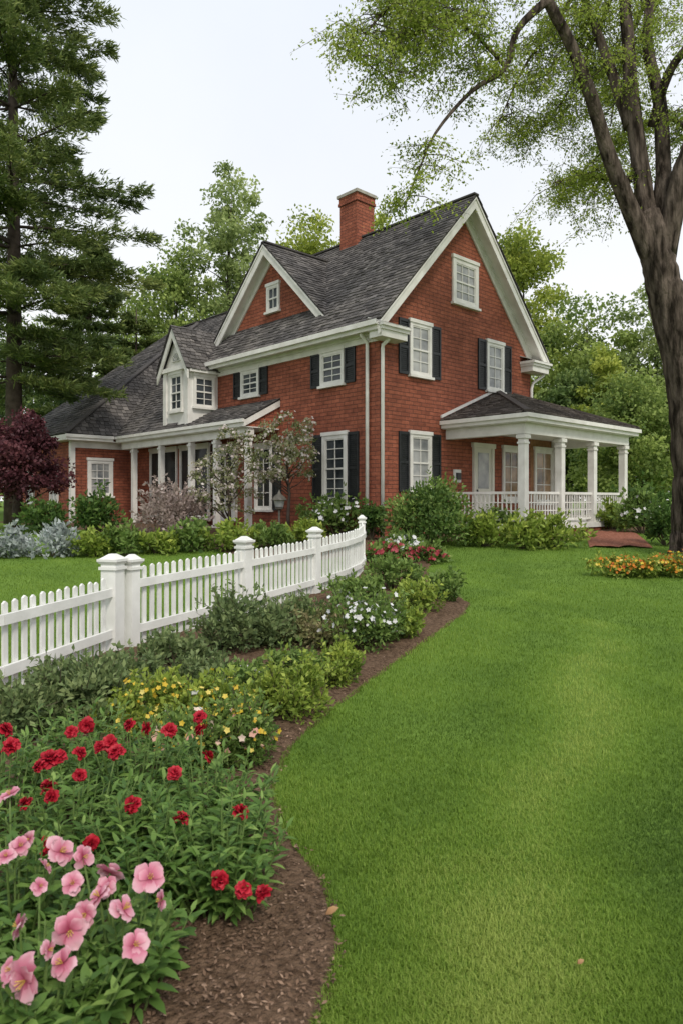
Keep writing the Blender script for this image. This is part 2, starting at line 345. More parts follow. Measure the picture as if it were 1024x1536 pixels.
# ---------------------------------------------------------------- HOUSE
Z0=.6
house=empty('brick_house',(CX,CY,Z0),TH)
tag(house,'red brick two storey house with white trim, black shutters and dark shingle roofs','house')
HO=(0,0,Z0)
def hb(mb,name,mat,parent=house,**k): return mb.build(name,mat,parent,off=HO,**k)
def fr(kind,p):
    if kind=='G': return lambda a,d,z:(a,p-d,z)
    return lambda a,d,z:(p-d,a,z)
def wbox(mb,f,a0,a1,d0,d1,z0,z1,t=.5):
    p=[f(a0,d0,z0),f(a1,d1,z1)]
    x=sorted([p[0][0],p[1][0]]);y=sorted([p[0][1],p[1][1]])
    mb.box(x[0],x[1],y[0],y[1],z0,z1,t)
def window(f,a,w,z0,z1,pane='glass',nx=2,ny=4,sh=(0,0),cas=.10,shw=.40,label=None):
    a0,a1=a-w/2,a+w/2
    m=MB()
    wbox(m,f,a0,a0+cas,-.02,.06,z0,z1); wbox(m,f,a1-cas,a1,-.02,.06,z0,z1)
    wbox(m,f,a0+cas,a1-cas,-.02,.055,z0,z0+cas*.7); wbox(m,f,a0-.03,a1+.03,-.02,.085,z1,z1+.10); wbox(m,f,a0+cas,a1-cas,-.02,.055,z1-cas*.8,z1)
    fo=hb(m,'window',M['trim'])
    i0,i1,j0,j1=a0+cas,a1-cas,z0+cas*.7,z1-cas*.8
    m=MB(); wbox(m,f,i0,i1,.003,.012,j0,j1); hb(m,'pane',M[pane],fo)
    m=MB(); b=.016
    for k in range(1,nx):
        c=i0+(i1-i0)*k/nx; wbox(m,f,c-b/1.4,c+b/1.4,.012,.034,j0,j1)
    for k in range(1,ny):
        c=j0+(j1-j0)*k/ny; bb=b*1.5 if k*2==ny else b/1.4
        wbox(m,f,i0,i1,.012,.036 if k*2!=ny else .045,c-bb,c+bb)
    wbox(m,f,i0,i0+.035,.012,.04,j0,j1);wbox(m,f,i1-.035,i1,.012,.04,j0,j1)
    wbox(m,f,i0+.035,i1-.035,.012,.04,j0,j0+.04);wbox(m,f,i0+.035,i1-.035,.012,.04,j1-.035,j1)
    hb(m,'sash',M['trim'],fo)
    m=MB(); wbox(m,f,a0-.05,a1+.05,-.02,.12,z0-.07,z0); hb(m,'sill',M['trim'],fo)
    for sgn,on in ((-1,sh[0]),(1,sh[1])):
        if not on: continue
        s0=a0-.03-shw if sgn<0 else a1+.03; s1=s0+shw
        m=MB(); q=.055
        wbox(m,f,s0,s0+q,.0,.05,z0-.02,z1+.05);wbox(m,f,s1-q,s1,.0,.05,z0-.02,z1+.05)
        zm=(z0+z1)/2
        for za,zb in ((z0-.02,z0+.06),(zm-.04,zm+.04),(z1-.03,z1+.05)): wbox(m,f,s0+q,s1-q,.0,.048,za,zb)
        zz=z0+.08
        while zz<z1-.05:
            if abs(zz-zm)>.06: wbox(m,f,s0+q,s1-q,.005,.03,zz,zz+.03)
            zz+=.055
        wbox(m,f,s0+q,s1-q,.001,.008,z0+.06,z1-.03)
        hb(m,'shutter',M['shutter'])
    return fo
K=4.3/4.05   # main roof slope
def zr(x): return 6.3+(x+.4)*K
# walls -------------------------------------------------------------
m=MB()
m.prism([(0,0,.1),(7.3,0,.1),(7.3,0,zr(0)-.12),(3.65,0,zr(3.65)-.12),(0,0,zr(0)-.12)],(0,.25,0)); hb(m,'wall',M['brick'])
m=MB(); m.box(0,.25,.25,8.4,.1,zr(0)-.15); hb(m,'wall',M['brick'])
m=MB(); m.box(7.05,7.3,.25,8.4,.1,zr(0)-.15); m.prism([(.25,8.15,.1),(7.05,8.15,.1),(7.05,8.15,zr(0)-.15),(3.65,8.15,zr(3.65)-.15),(.25,8.15,zr(0)-.15)],(0,.25,0)); hb(m,'wall',M['brick'])
def pip(p,poly):
    x,y=p; c=False; n=len(poly)
    for i in range(n):
        x1,y1=poly[i]; x2,y2=poly[(i+1)%n]
        if (y1>y)!=(y2>y) and x<(x2-x1)*(y-y1)/(y2-y1)+x1: c=not c
    return c
def roof_plane(m,O,A,U,poly,expo=.17,width=.21,slab=.04,base_t=.12):
    O=Vector(O);A=Vector(A).normalized();U=Vector(U).normalized(); n=A.cross(U)
    if n.z<0: n=-n
    m.prism([O+A*a+U*s for a,s in poly],-n*slab,base_t)
    amin=min(p[0] for p in poly);amax=max(p[0] for p in poly);smin=min(p[1] for p in poly);smax=max(p[1] for p in poly)
    s=smin; r=0
    while s<smax:
        a=amin-(width*.5 if r%2 else 0)-rng.random()*.06
        rt=rng.normal()*.05
        while a<amax:
            w=width*(.7+.6*rng.random())
            c=(min(max(a+w/2,amin+.01),amax-.01),min(s+expo*.5,smax-.005))
            if pip(c,poly):
                a0=max(a,amin-.03);a1=min(a+w-.020,amax+.03)
                lo=s-.02+rng.normal()*.018; hi=min(s+expo*1.15,smax+.01); th=.026+rng.random()*.018
                p=[O+A*a0+U*lo+n*th,O+A*a1+U*lo+n*th,O+A*a1+U*hi+n*.006,O+A*a0+U*hi+n*.006,O+A*a0+U*lo+n*.001,O+A*a1+U*lo+n*.001]
                m.add([tuple(q) for q in p],[(0,1,2,3),(4,5,1,0),(4,0,3),(5,2,1)],float(np.clip(rng.normal(.5,.20)+rt,0,1)))
            a+=w
        s+=expo; r+=1
NK=math.hypot(1,K)
# main roof
m=MB()
roof_plane(m,(-.45,0,zr(-.45)),(0,1,0),(1,0,K),[(-.45,0),(8.0,0),(8.35,4.1*NK),(-.45,4.1*NK)])
roof_plane(m,(7.75,0,zr(-.45)),(0,1,0),(-1,0,K),[(-.45,0),(8.6,0),(8.6,4.1*NK),(-.45,4.1*NK)],width=.5,expo=.35)
m.beam((3.65,-.46,zr(3.65)+.015),(3.65,8.5,zr(3.65)+.015),.22,.05,.3)
roof=hb(m,'roof',M['shingle'])
# chimney
chx,chy=3.75,4.65
m=MB(); m.box(chx-.42,chx+.42,chy-.42,chy+.42,9.6,11.80); m.box(chx-.46,chx+.46,chy-.46,chy+.46,11.80,11.90);m.box(chx-.44,chx+.44,chy-.44,chy+.44,11.90,12.08)
ch=hb(m,'chimney',M['brick'],roof)
m=MB(); m.box(chx-.49,chx+.49,chy-.49,chy+.49,12.08,12.18); m.box(chx-.2,chx+.2,chy-.2,chy+.2,12.18,12.25); hb(m,'chimney_cap',M['concrete'],roof)
# rakes / eaves of main gable
def rake(side):
    xe,xr=(-.45,3.65) if side<0 else (7.75,3.65)
    z=lambda x: zr(x) if side<0 else zr(7.3-x)
    m=MB()
    def band(o1,o2,y0,y1): m.prism([(xe,y0,z(xe)-o1),(xr,y0,z(xr)-o1),(xr,y0,z(xr)-o2),(xe,y0,z(xe)-o2)],(0,y1-y0,0))
    band(.066,.40,-.42,-.36); band(.066,.13,-.45,-.42)
    band(.25,.28,-.36,-.002)
    x0=xe+.45 if side<0 else xe-.45
    m.prism([(x0,-.05,z(x0)-.28),(xr,-.05,z(xr)-.28),(xr,-.05,z(xr)-.66),(x0,-.05,z(x0)-.66)],(0,.048,0))
    m.prism([(x0,-.075,z(x0)-.28),(xr,-.075,z(xr)-.28),(xr,-.075,z(xr)-.36),(x0,-.075,z(x0)-.36)],(0,.025,0))
    hb(m,'rake_board',M['trim'])
rake(-1); rake(1)
EY=7.60
m=MB(); m.box(-.47,-.42,-.36,EY,5.98,6.18); m.box(-.42,-.002,-.36,EY,6.03,6.06); m.box(-.06,-.002,-.0,EY,5.80,6.03); m.box(-.12,-.06,-.0,EY,5.95,6.03); hb(m,'eave_board',M['trim'])
m=MB(); m.box(-.57,-.475,-.42,EY,6.08,6.10); m.box(-.585,-.57,-.42,EY,6.08,6.21); hb(m,'gutter',M['trim'])
m=MB(); m.box(7.72,7.77,-.36,8.3,5.98,6.18); m.box(7.302,7.72,-.36,8.3,6.03,6.06); hb(m,'eave_board',M['trim'])
for x0,x1 in ((-.42,.62),(6.68,7.72)):
    m=MB(); m.box(x0,x1,-.50,-.003,5.98,6.06);m.box(x0+.03,x1-.03,-.45,-.003,5.80,5.98);m.box(x0-.03,x1+.03,-.56,-.003,6.06,6.14)
    m.prism([(x0-.03,-.56,6.14),(x1+.03,-.56,6.14),(x1+.03,-.003,6.34),(x0-.03,-.003,6.34)],(0,0,-.02)); hb(m,'cornice_return',M['trim'])
# downspouts
def spout(pts): 
    m=MB(); m.tube(pts,[.05]*len(pts),8); hb(m,'downspout',M['trim'],smooth=True)
spout([(-.36,.34,6.02),(-.34,.35,5.95),(-.09,.38,5.80),(-.08,.38,5.7),(-.08,.38,.6)])
spout([(.06,-.30,5.85),(.05,-.28,5.80),(.04,-.08,5.68),(.04,-.07,5.6),(.04,-.07,.6)])
spout([(7.72,-.35,6.0),(7.6,-.3,5.75),(7.3,-.10,5.5),(7.25,-.07,5.3),(7.25,-.07,4.2)])
# gable windows
G0=fr('G',0); F0=fr('F',0)
window(G0,1.62,.92,5.06,6.5,'curtain',2,4,(1,1))
window(G0,5.22,.92,5.02,6.5,'curtain',2,4,(1,1))
window(G0,1.62,.92,1.85,3.42,'curtain',2,4,(1,1))
window(G0,3.68,1.25,7.42,8.72,'curtain',3,4,(0,0),.15)
window(G0,6.3,1.35,1.6,3.25,'reflectglass',3,3)
# facade windows
window(F0,1.81,.98,4.85,5.78,'glass',2,4,(1,1))
window(F0,5.72,.98,4.95,5.78,'glass',2,4,(1,1))
window(F0,1.70,1.02,1.55,3.42,'glass',2,6,(1,1),.13)
window(F0,5.0,.9,1.3,3.3,'void',2,4,(1,0))
# cross gable ----------------------------------------------------------
yc,zc,kc=5.34,9.87,.97
nk=math.hypot(1,kc)
m=MB()
hw=2.98; L=hw*nk; zb=zc-hw*kc
def mx(z): return (z-6.3)/K-.4
for sg in (-1,1):
    roof_plane(m,(.20,yc+sg*hw,zb),(1,0,0),(0,-sg,kc),[(0,0),(max(mx(zb)-.2+.15,.05),0),(mx(zc)-.2+.25,L),(0,L)])
m.beam((.2,yc,zc+.015),(3.0,yc,zc+.015),.2,.05,.3)
hb(m,'gable_roof',M['shingle'])
m=MB(); hwl=2.75
m.prism([(.6,yc-hwl,zc-.15-hwl*kc),(.6,yc+hwl,zc-.15-hwl*kc),(.6,yc,zc-.15)],(.2,0,0)); hb(m,'gable_wall',M['brick'])
for sg in (-1,1):
    m=MB()
    def band(o1,o2,x0,x1,h=hw): m.prism([(x0,yc+sg*h,zc-h*kc-o1),(x0,yc,zc-o1),(x0,yc,zc-o2),(x0,yc+sg*h,zc-h*kc-o2)],(x1-x0,0,0))
    band(.066,.40,.22,.28); band(.066,.13,.19,.22); band(.24,.27,.28,.598); band(.27,.52,.55,.598)
    hb(m,'rake_board',M['trim'])
window(fr('F',.6),5.28,.66,7.72,8.55,'glass',2,2,(0,0),.09)
# entry lean-to, porch and rear roof ---------------------------------------------
m=MB(); kl=.54; nl=math.hypot(1,kl)
roof_plane(m,(-1.3,4.2,4.02),(0,1,0),(1,0,kl),[(0,0),(4.3,0),(4.3,1.3*nl),(0,1.3*nl)])
hb(m,'entry_roof',M['shingle'])
m=MB(); k1=.989; n1=math.hypot(1,k1)
roof_plane(m,(-1.3,8.4,4.02),(0,1,0),(1,0,k1),[(0,0),(4.25,0),(8.45,6.3*n1),(0,6.3*n1)])
roof_plane(m,(11.3,8.4,4.02),(0,1,0),(-1,0,k1),[(0,0),(8.2,0),(8.2,6.3*n1),(0,6.3*n1)],.4,.6)
m.beam((5.0,8.4,4.02+6.3*k1+.01),(5.0,16.9,4.02+6.3*k1+.01),.2,.05,.3)
hb(m,'rear_roof',M['shingle'])
m=MB(); m.box(-1.33,-1.28,4.2,12.55,3.78,3.98); m.box(-1.40,-1.33,4.2,12.55,3.90,4.0); m.box(-1.28,-.003,4.24,12.55,3.76,3.79); m.box(-1.12,-.90,4.3,12.5,3.52,3.76)
m.prism([(-1.28,4.19,3.80),(-1.28,4.19,3.98),(-.003,4.19,4.66),(-.003,4.19,4.47)],(0,.05,0)); hb(m,'entry_beam',M['trim'])
m=MB(); m.prism([(-1.27,4.26,3.79),(-.003,4.26,3.79),(-.003,4.26,4.5)],(0,.08,0)); hb(m,'gable_wall',M['brick'])
for u in (11.7,9.65,7.65,6.15,4.45):
    m=MB(); m.box(-1.09,-.92,u-.085,u+.085,.5,3.52); m.box(-1.12,-.89,u-.115,u+.115,3.38,3.45); m.box(-1.12,-.89,u-.115,u+.115,.5,.8); hb(m,'column',M['trim'])
m=MB(); m.box(-.30,-.1,8.42,13.0,.1,3.76); hb(m,'wall',M['brick'])
FP=fr('F',-.30)
for a,w in ((10.75,2.0),(8.6,1.9),): window(FP,a,w,1.0,3.45,'void',2,1,(0,0),.07)
# entry door
m=MB(); wbox(m,F0,6.45,6.58,-.01,.09,.9,3.3);wbox(m,F0,7.62,7.75,-.01,.09,.9,3.3);wbox(m,F0,6.40,7.80,-.01,.11,3.3,3.48);wbox(m,F0,6.58,7.62,0.0,.04,.9,3.3)
dr=hb(m,'door',M['trim'])
m=MB(); wbox(m,F0,6.75,7.05,.04,.052,1.4,3.1);wbox(m,F0,7.15,7.45,.04,.052,1.4,3.1); hb(m,'pane',M['void'],dr)
m=MB(); wbox(m,F0,7.50,7.54,.05,.10,1.9,2.0); hb(m,'handle',M['dark'],dr)
# left wing -----------------------------------------------------------------
m=MB(); m.box(-2.85,12.0,13.0,13.25,.1,4.0); hb(m,'wall',M['brick'])
m=MB(); m.box(-2.85,-2.6,13.25,19.0,.1,4.0); hb(m,'wall',M['brick'])
m=MB(); m.box(-2.6,12.0,18.75,19.0,.1,4.0); m.box(11.75,12.0,13.25,18.75,.1,4.0); hb(m,'wall',M['brick'])
kw,kp=.756,1.46; ax,ay=5.0,12.6+8.2*.756/1.46; az=4.05+8.2*.756
m=MB(); nw=math.hypot(1,kw)
roof_plane(m,(-3.2,12.6,4.05),(1,0,0),(0,1,kp),[(0,0),(16.4,0),(8.2,(ay-12.6)*math.hypot(1,kp))])
roof_plane(m,(-3.2,12.6,4.05),(0,1,0),(1,0,kw),[(0,0),(6.8,0),(6.8,8.2*nw),(ay-12.6,8.2*nw)],.22,.3)
roof_plane(m,(13.2,12.6,4.05),(0,1,0),(-1,0,kw),[(0,0),(6.8,0),(6.8,8.2*nw),(ay-12.6,8.2*nw)],.5,.6)
m.beam((ax,ay,az+.02),(ax,19.4,az+.02),.25,.05,.3); m.beam((-3.2,12.6,4.09),(ax,ay,az+.02),.22,.05,.45)
hb(m,'wing_roof',M['shingle'])
m=MB(); m.prism([(-2.6,19.0,4.0),(12.0,19.0,4.0),(4.8,19.0,az-.3)],(0,-.2,0)); hb(m,'gable_wall',M['brick'])
m=MB(); m.box(-3.22,-1.42,12.56,12.61,3.80,4.0); m.box(-3.26,-1.42,12.50,12.56,3.90,4.01); m.box(-3.18,-1.0,12.61,13.0,3.79,3.82); m.box(-2.87,-.33,12.95,12.998,3.55,3.79)
m.box(-3.22,-3.17,12.61,19.4,3.80,4.0); m.box(-3.17,-2.85,13.0,19.4,3.79,3.82); hb(m,'eave_board',M['trim'])
m=MB(); m.box(-2.89,-2.72,12.96,12.998,.5,3.55); m.box(-2.89,-2.852,12.998,13.14,.5,3.79); hb(m,'corner_board',M['trim'])
window(fr('G',13.0),-1.75,1.0,1.75,3.1,'curtain',3,4,(0,0),.12)
for u in (14.6,17.1): window(fr('F',-2.85),u,.8,1.5,2.85,'curtain',2,4,(0,0))
# white dormer ---------------------------------------------------------------
dy0,dy1,dxf=7.62,9.25,-1.10; dyc=(dy0+dy1)/2; dhw=(dy1-dy0)/2
m=MB(); m.prism([(dxf,dy0,4.05),(dxf,dy1,4.05),(dxf,dy1,6.10),(dxf,dyc,7.35),(dxf,dy0,6.10)],(.12,0,0)); m.box(dxf+.12,2.2,dy0,dy0+.1,4.1,6.15); m.box(dxf+.12,2.2,dy1-.1,dy1,4.1,6.15)
dm=hb(m,'dormer',M['trim'])
m=MB(); kd=1.25/dhw; hd=dhw+.2; nd=math.hypot(1,kd)
for sg in (-1,1): roof_plane(m,(dxf-.22,dyc+sg*hd,7.51-hd*kd),(1,0,0),(0,-sg,kd),[(0,0),(3.9,0),(3.9,hd*nd),(0,hd*nd)],.15,.2)
hb(m,'dormer_roof',M['shingle'],dm)
for sg in (-1,1):
    m=MB(); m.prism([(dxf-.2,dyc+sg*hd,7.51-hd*kd-.09),(dxf-.2,dyc,7.51-.09),(dxf-.2,dyc,7.51-.42),(dxf-.2,dyc+sg*hd,7.51-hd*kd-.34)],(.05,0,0)); hb(m,'dormer_rake',M['trim'],dm)
m=MB(); m.box(dxf-.14,dxf-.002,dy0-.1,dy1+.1,5.97,6.11); m.box(dxf-.07,dxf-.002,dy0,dy0+.2,4.1,5.97); m.box(dxf-.07,dxf-.002,dy1-.2,dy1,4.1,5.97); m.box(dxf-.1,2.0,dy0-.2,dy0-.002,5.85,5.95); hb(m,'dormer_trim',M['trim'],dm)
m=MB(); m.prism([(dxf-.02,dyc+.24*math.cos(t),6.32+.28*math.sin(t)) for t in np.linspace(0,math.pi,11)],(.018,0,0)); hb(m,'fan_window',M['curtain'],dm)
m=MB()
for t in np.linspace(0,math.pi,6): m.beam((dxf-.035,dyc,6.32),(dxf-.035,dyc+.24*math.cos(t),6.32+.28*math.sin(t)),.02,.02)
for i in range(10):
    t,t2=math.pi*i/10,math.pi*(i+1)/10; m.beam((dxf-.035,dyc+.25*math.cos(t),6.32+.29*math.sin(t)),(dxf-.035,dyc+.25*math.cos(t2),6.32+.29*math.sin(t2)),.03,.045)
hb(m,'fan_bars',M['trim'],dm)
window(fr('F',dxf),dyc,.82,4.62,5.87,'glass',2,4,(0,0),.08)
window(fr('G',dy0),-.55,.82,4.72,5.75,'glass',2,4,(0,0),.07)
# corner porch ------------------------------------------------------------------
kp2=.39; npp=math.hypot(1,kp2); pz=3.90; x0,x1,yf=2.55,9.1,-2.85
m=MB()
roof_plane(m,(x0,yf,pz),(1,0,0),(0,1,kp2),[(0,0),(x1-x0,0),(x1-x0-2.85,2.85*npp),(2.85,2.85*npp)],.15,.2)
roof_plane(m,(x0,0,pz),(0,1,0),(1,0,kp2),[(yf,0),(-.003,0),(-.003,2.85*npp)],.15,.2)
roof_plane(m,(x1,0,pz),(0,1,0),(-1,0,kp2),[(yf,0),(3.2,0),(3.2,2.85*npp),(0,2.85*npp)],.15,.2)
m.beam((x0,yf,pz+.03),(x0+2.85,0,pz+2.85*kp2+.03),.18,.05,.3); m.beam((x1,yf,pz+.03),(x1-2.85,0,pz+2.85*kp2+.03),.18,.05,.3)
hb(m,'porch_roof',M['shingle_brown'])
m=MB(); m.box(x0,x1,yf,yf+.06,3.66,3.85); m.box(x0,x0+.06,yf+.06,-.003,3.66,3.85); m.box(x1-.06,x1,yf+.06,3.1,3.66,3.85)
m.box(x0-.07,x1+.07,yf-.07,yf,3.76,3.87); m.box(x0-.07,x0,yf,-.003,3.76,3.87); m.box(x1,x1+.07,yf,3.1,3.76,3.87)
m.box(x0+.06,x1-.06,yf+.06,-.003,3.64,3.67)
m.box(x0+.22,x1-.22,yf+.22,yf+.46,3.36,3.64); m.box(x0+.22,x0+.46,yf+.46,-.003,3.36,3.64); m.box(x1-.46,x1-.22,yf+.46,-.003,3.36,3.64); hb(m,'porch_beam',M['trim'])
m=MB()
m.prism([(x0-.02,-.06,pz+.06),(x0+2.85,-.06,pz+2.85*kp2+.06),(x0+2.85,-.06,pz+2.85*kp2+.14),(x0-.02,-.06,pz+.14)],(0,.055,0)); hb(m,'flashing',M['trim'])
m=MB(); m.box(x0+.15,x1-.15,yf+.15,-.003,.3,.80); hb(m,'porch_base',M['brick'])
m=MB(); m.box(x0+.1,x1-.1,yf+.1,-.003,.80,.95); hb(m,'porch_floor',M['trim'])
pv=[2.9,4.8,6.7,8.75]; py_=-2.5
def post(x,y):
    m=MB(); m.box(x-.1,x+.1,y-.1,y+.1,.95,3.36); m.box(x-.14,x+.14,y-.14,y+.14,.95,1.12); m.box(x-.14,x+.14,y-.14,y+.14,3.24,3.34); m.box(x-.12,x+.12,y-.12,y+.12,3.10,3.15); hb(m,'post',M['trim'])
for x in pv: post(x,py_)
post(8.75,-.15)
def railing(ax_,p,a0,a1):
    m=MB()
    def B(b0,b1,w,z0,z1):
        if ax_=='x': m.box(b0,b1,p-w,p+w,z0,z1)
        else: m.box(p-w,p+w,b0,b1,z0,z1)
    B(a0,a1,.035,1.76,1.83); B(a0,a1,.03,1.03,1.09)
    n=max(2,int((a1-a0)/.135))
    for k in range(1,n):
        c=a0+(a1-a0)*k/n; B(c-.016,c+.016,.014,1.09,1.76)
    for z in (1.31,1.53): B(a0,a1,.010,z-.014,z+.014)
    hb(m,'railing',M['trim'])
for a,b in ((3.0,4.7),(4.9,6.6),(6.8,8.65)): railing('x',py_,a,b)
railing('y',2.9,-2.4,-.02); railing('y',8.75,-2.4,-.25)
# ell behind porch
m=MB(); m.box(7.302,8.9,.0,.2,.1,3.8); m.box(8.7,8.9,.2,3.0,.1,3.8); hb(m,'ell_wall',M['wood'])
window(G0,8.1,1.2,1.5,3.3,'reflectglass',2,3,(0,0))
# porch door
m=MB(); wbox(m,G0,4.05,4.16,-.01,.08,.95,3.2);wbox(m,G0,5.0,5.11,-.01,.08,.95,3.2);wbox(m,G0,4.0,5.16,-.01,.1,3.2,3.34); wbox(m,G0,4.16,5.0,0,.035,.95,3.2)
dr=hb(m,'door',M['door'])
m=MB(); wbox(m,G0,4.30,4.86,.035,.045,1.95,3.05); hb(m,'pane',M['curtain'],dr)
m=MB(); wbox(m,G0,4.20,4.24,.04,.09,1.8,1.92); hb(m,'handle',M['dark'],dr)
m=MB(); wbox(m,G0,3.12,3.44,0,.05,2.12,2.5); wl=hb(m,'wall_plate',M['trim'])
m=MB(); wbox(m,G0,3.19,3.37,.05,.11,2.2,2.4); hb(m,'vent_hood',M['dark'],wl)

# ---------------------------------------------------------------- FENCE
fe=empty('picket_fence',(fence[2][0],fence[2][1],float(g(fence[2][1]))))
tag(fe,'white picket fence curving from the left edge toward the house','fence')
FO=tuple(fe.location)
def fpost(X,Y,w,h,ang):
    m=MB(); z=float(g(Y)); c,s=math.cos(ang),math.sin(ang)
    def sq(w,z0,z1,w2=None):
        w2=w if w2 is None else w2
        b=[(X+(i*c-j*s)*w/2,Y+(i*s+j*c)*w/2,z+z0) for i,j in ((-1,-1),(1,-1),(1,1),(-1,1))]
        t=[(X+(i*c-j*s)*w2/2,Y+(i*s+j*c)*w2/2,z+z1) for i,j in ((-1,-1),(1,-1),(1,1),(-1,1))]
        m.add(b+t,[(0,3,2,1),(4,5,6,7),(0,1,5,4),(1,2,6,5),(2,3,7,6),(3,0,4,7)])
    sq(w,-.1,h-.1); sq(w+.035,h-.16,h-.13); sq(w+.02,h-.1,h-.075,w+.06); sq(w+.06,h-.075,h-.05); sq(w+.03,h-.05,h,w*.35)
    m.build('post',M['fence'],fe,off=FO)
seg=fa[1:]-fa[:-1]; sl=np.hypot(seg[:,0],seg[:,1])
def angat(i): return math.atan2(seg[i][1],seg[i][0])-math.pi/2
fpost(*fence[2],.17,1.01,angat(1)); fpost(*fence[3],.12,.99,angat(3)); fpost(*fence[4],.15,1.04,angat(3)); fpost(*fence[5],.14,1.04,angat(4)); fpost(*fence[9],.12,1.0,0)
for i in range(len(seg)):
    p=fa[i];q=fa[i+1]; t=seg[i]/sl[i]; nrmv=np.array([t[1],-t[0]])
    if i!=2:
        near=i<2
        for hz in (.20,.62 if near else .68):
            m=MB(); a=p+nrmv*.035; b=q+nrmv*.035
            m.beam((a[0],a[1],float(g(a[1]))+hz),(b[0],b[1],float(g(b[1]))+hz),.04,.085); m.build('rail',M['fence'],fe,off=FO)
        k=max(1,int(sl[i]/.112))
        for j in range(k):
            c=p+t*sl[i]*(j+.5)/k; z=float(g(c[1])); w=.027; h=(.77 if near else .86)+rng.normal()*.006; d=.011
            tl=rng.normal()*.004
            pts=[(c-t*w,.0),(c+t*w,.0),(c+t*(w+tl),h-.02),(c+t*tl,h),(c-t*(w-tl),h-.02)]
            m=MB(); m.prism([(a[0]-nrmv[0]*d,a[1]-nrmv[1]*d,z+b) for a,b in pts],(nrmv[0]*2*d,nrmv[1]*2*d,0)); m.build('picket',M['fence'],fe,off=FO)

# ---------------------------------------------------------------- plants
def crown_leaves(cl,rad,n,leaf,flat=.7,tb=None,asp=.6):
    k=len(cl); i=rng.integers(0,k,n); R=rad[i]
    p=rdir(n)*(rng.random(n)**.45)[:,None]; p[:,2]*=flat
    P=cl[i]+p*R[:,None]
    D=rdir(n)+np.array([0,0,-.25]); Nn=rdir(n)+np.array([0,0,.7])
    L=leaf*(.65+.7*rng.random(n))
    V,f=leaf_lo(P,D,Nn,L,L*asp)
    tb=rng.normal(0,.16,k) if tb is None else tb
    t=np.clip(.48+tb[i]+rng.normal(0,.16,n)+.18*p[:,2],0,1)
    return V,f,np.repeat(t,4)
def flower_mesh(c,nn,L,mat,parent):
    fn=len(c); a=nrm(np.cross(nn,rdir(fn))); b=np.cross(nn,a); t0=np.clip(rng.normal(.5,.25,fn),0,1); off=0; Vs=[];fsx=[];tt=[]
    for kx in range(5):
        th=kx*2*math.pi/5; d=a*math.cos(th)+b*math.sin(th)+nn*.25
        V,f=leaf_lo(c,d,nn,L*.55,L*.5,.05); Vs.append(V); fsx.append(f[0]+off); off+=len(V); tt.append(np.repeat(t0,4))
    bo=np_mesh('blossoms',np.concatenate(Vs),fsx,np.concatenate(tt),M[mat],parent); bo['kind']='stuff'
def tree(name,label,cat,X,Y,H,R,tr,nc,nl,leaf,mat,group=None,lo=.3,bark='darkbark',rad=.28,top=.4,blos=None):
    z=float(g(Y)); o=empty(name,(X,Y,z)); tag(o,label,cat,group)
    u=rdir(nc)*(rng.random(nc)**.40)[:,None]
    zn=(u[:,2]+1)/2
    sc=1-top*np.clip(zn-.35,0,1)/.65
    cl=np.stack([u[:,0]*R*sc,u[:,1]*R*sc,H*lo+zn*H*(1-lo)*.97],1)
    cl[:,:2]+=rng.normal(0,R*.06,(nc,2))
    rd=R*rad*(.6+.8*rng.random(nc))
    m=MB(); wob=[(rng.normal()*R*.03,rng.normal()*R*.03) for _ in range(6)]
    tp=[(wob[k][0]*(k>0),wob[k][1]*(k>0),H*.85*k/5) for k in range(6)]
    m.tube(tp,[tr*1.25,tr,tr*.8,tr*.6,tr*.4,tr*.15],8)
    for k in rng.choice(nc,min(nc,26),replace=False):
        c=cl[k]; hz=max(H*lo*.75,min(H*.8,c[2]-np.hypot(c[0],c[1])*.7)); s=np.array([0,0,hz]); md=(s+c)/2+np.array([0,0,.06*H*rng.random()-.02*H])
        r0=tr*.38*(1-hz/H)+.006*R; m.tube([s,md,c],[r0,r0*.6,r0*.2],5)
    m.build('trunk',M[bark],o,smooth=True)
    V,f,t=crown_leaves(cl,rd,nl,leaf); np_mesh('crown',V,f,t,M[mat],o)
    if blos:
        n,sz=blos; i=rng.integers(0,nc,n); u=rdir(n); flower_mesh(cl[i]+u*(rd[i]*(.4+.7*rng.random(n)))[:,None],nrm(u+np.array([0,-.6,.4])),sz*(.6+.7*rng.random(n)),'pale',o)
    return o
def T(name,label,px,pytop,wpx,Y,mat,nl=9000,nc=70,lo=.25,leaf=None,rad=.28,cat='tree',top=.4,group=None,blos=None):
    X=(px-512)/F*Y; H=ZC-(pytop-HZ)/F*Y-float(g(Y)); R=wpx/2/F*Y
    return tree(name,label,cat,X,Y,H,R,max(.10,H*.010) if Y>20.5 else .05,nc,nl,leaf or Y*.0058,mat,group,lo,rad=rad,top=top,blos=blos)
T('deciduous_tree','tall airy pale green tree rising behind the left roof ridge',345,240,215,52,'L_treep',18000,130,.25,rad=.2)
T('deciduous_tree','yellow green tree crown right behind the cross gable and left of the chimney',470,312,190,50,'L_treey',16000,90,.3)
T('deciduous_tree','yellow green tree behind the chimney and main roof ridge',585,300,170,56,'L_treey',14000,80,.3)
T('deciduous_tree','mid green rounded tree behind the roof of the left wing',262,372,210,50,'L_tree',21000,110,.15)
T('deciduous_tree','dark tree at the far left edge behind the pine trunk',40,450,240,44,'L_treed',20000,110,.05)
T('deciduous_tree','light yellow green tree just right of the main gable peak',780,335,180,46,'L_treey',17000,90,.2)
T('deciduous_tree','broad green tree right of the house behind the porch roof',880,435,200,40,'L_tree',23000,120,.05)
T('deciduous_tree','green tree behind the big trunk at the right edge',985,415,190,38,'L_treep',20000,110,.05)
T('deciduous_tree','small green tree low behind the porch corner',945,560,200,30,'L_tree',18000,90,.02,rad=.3)
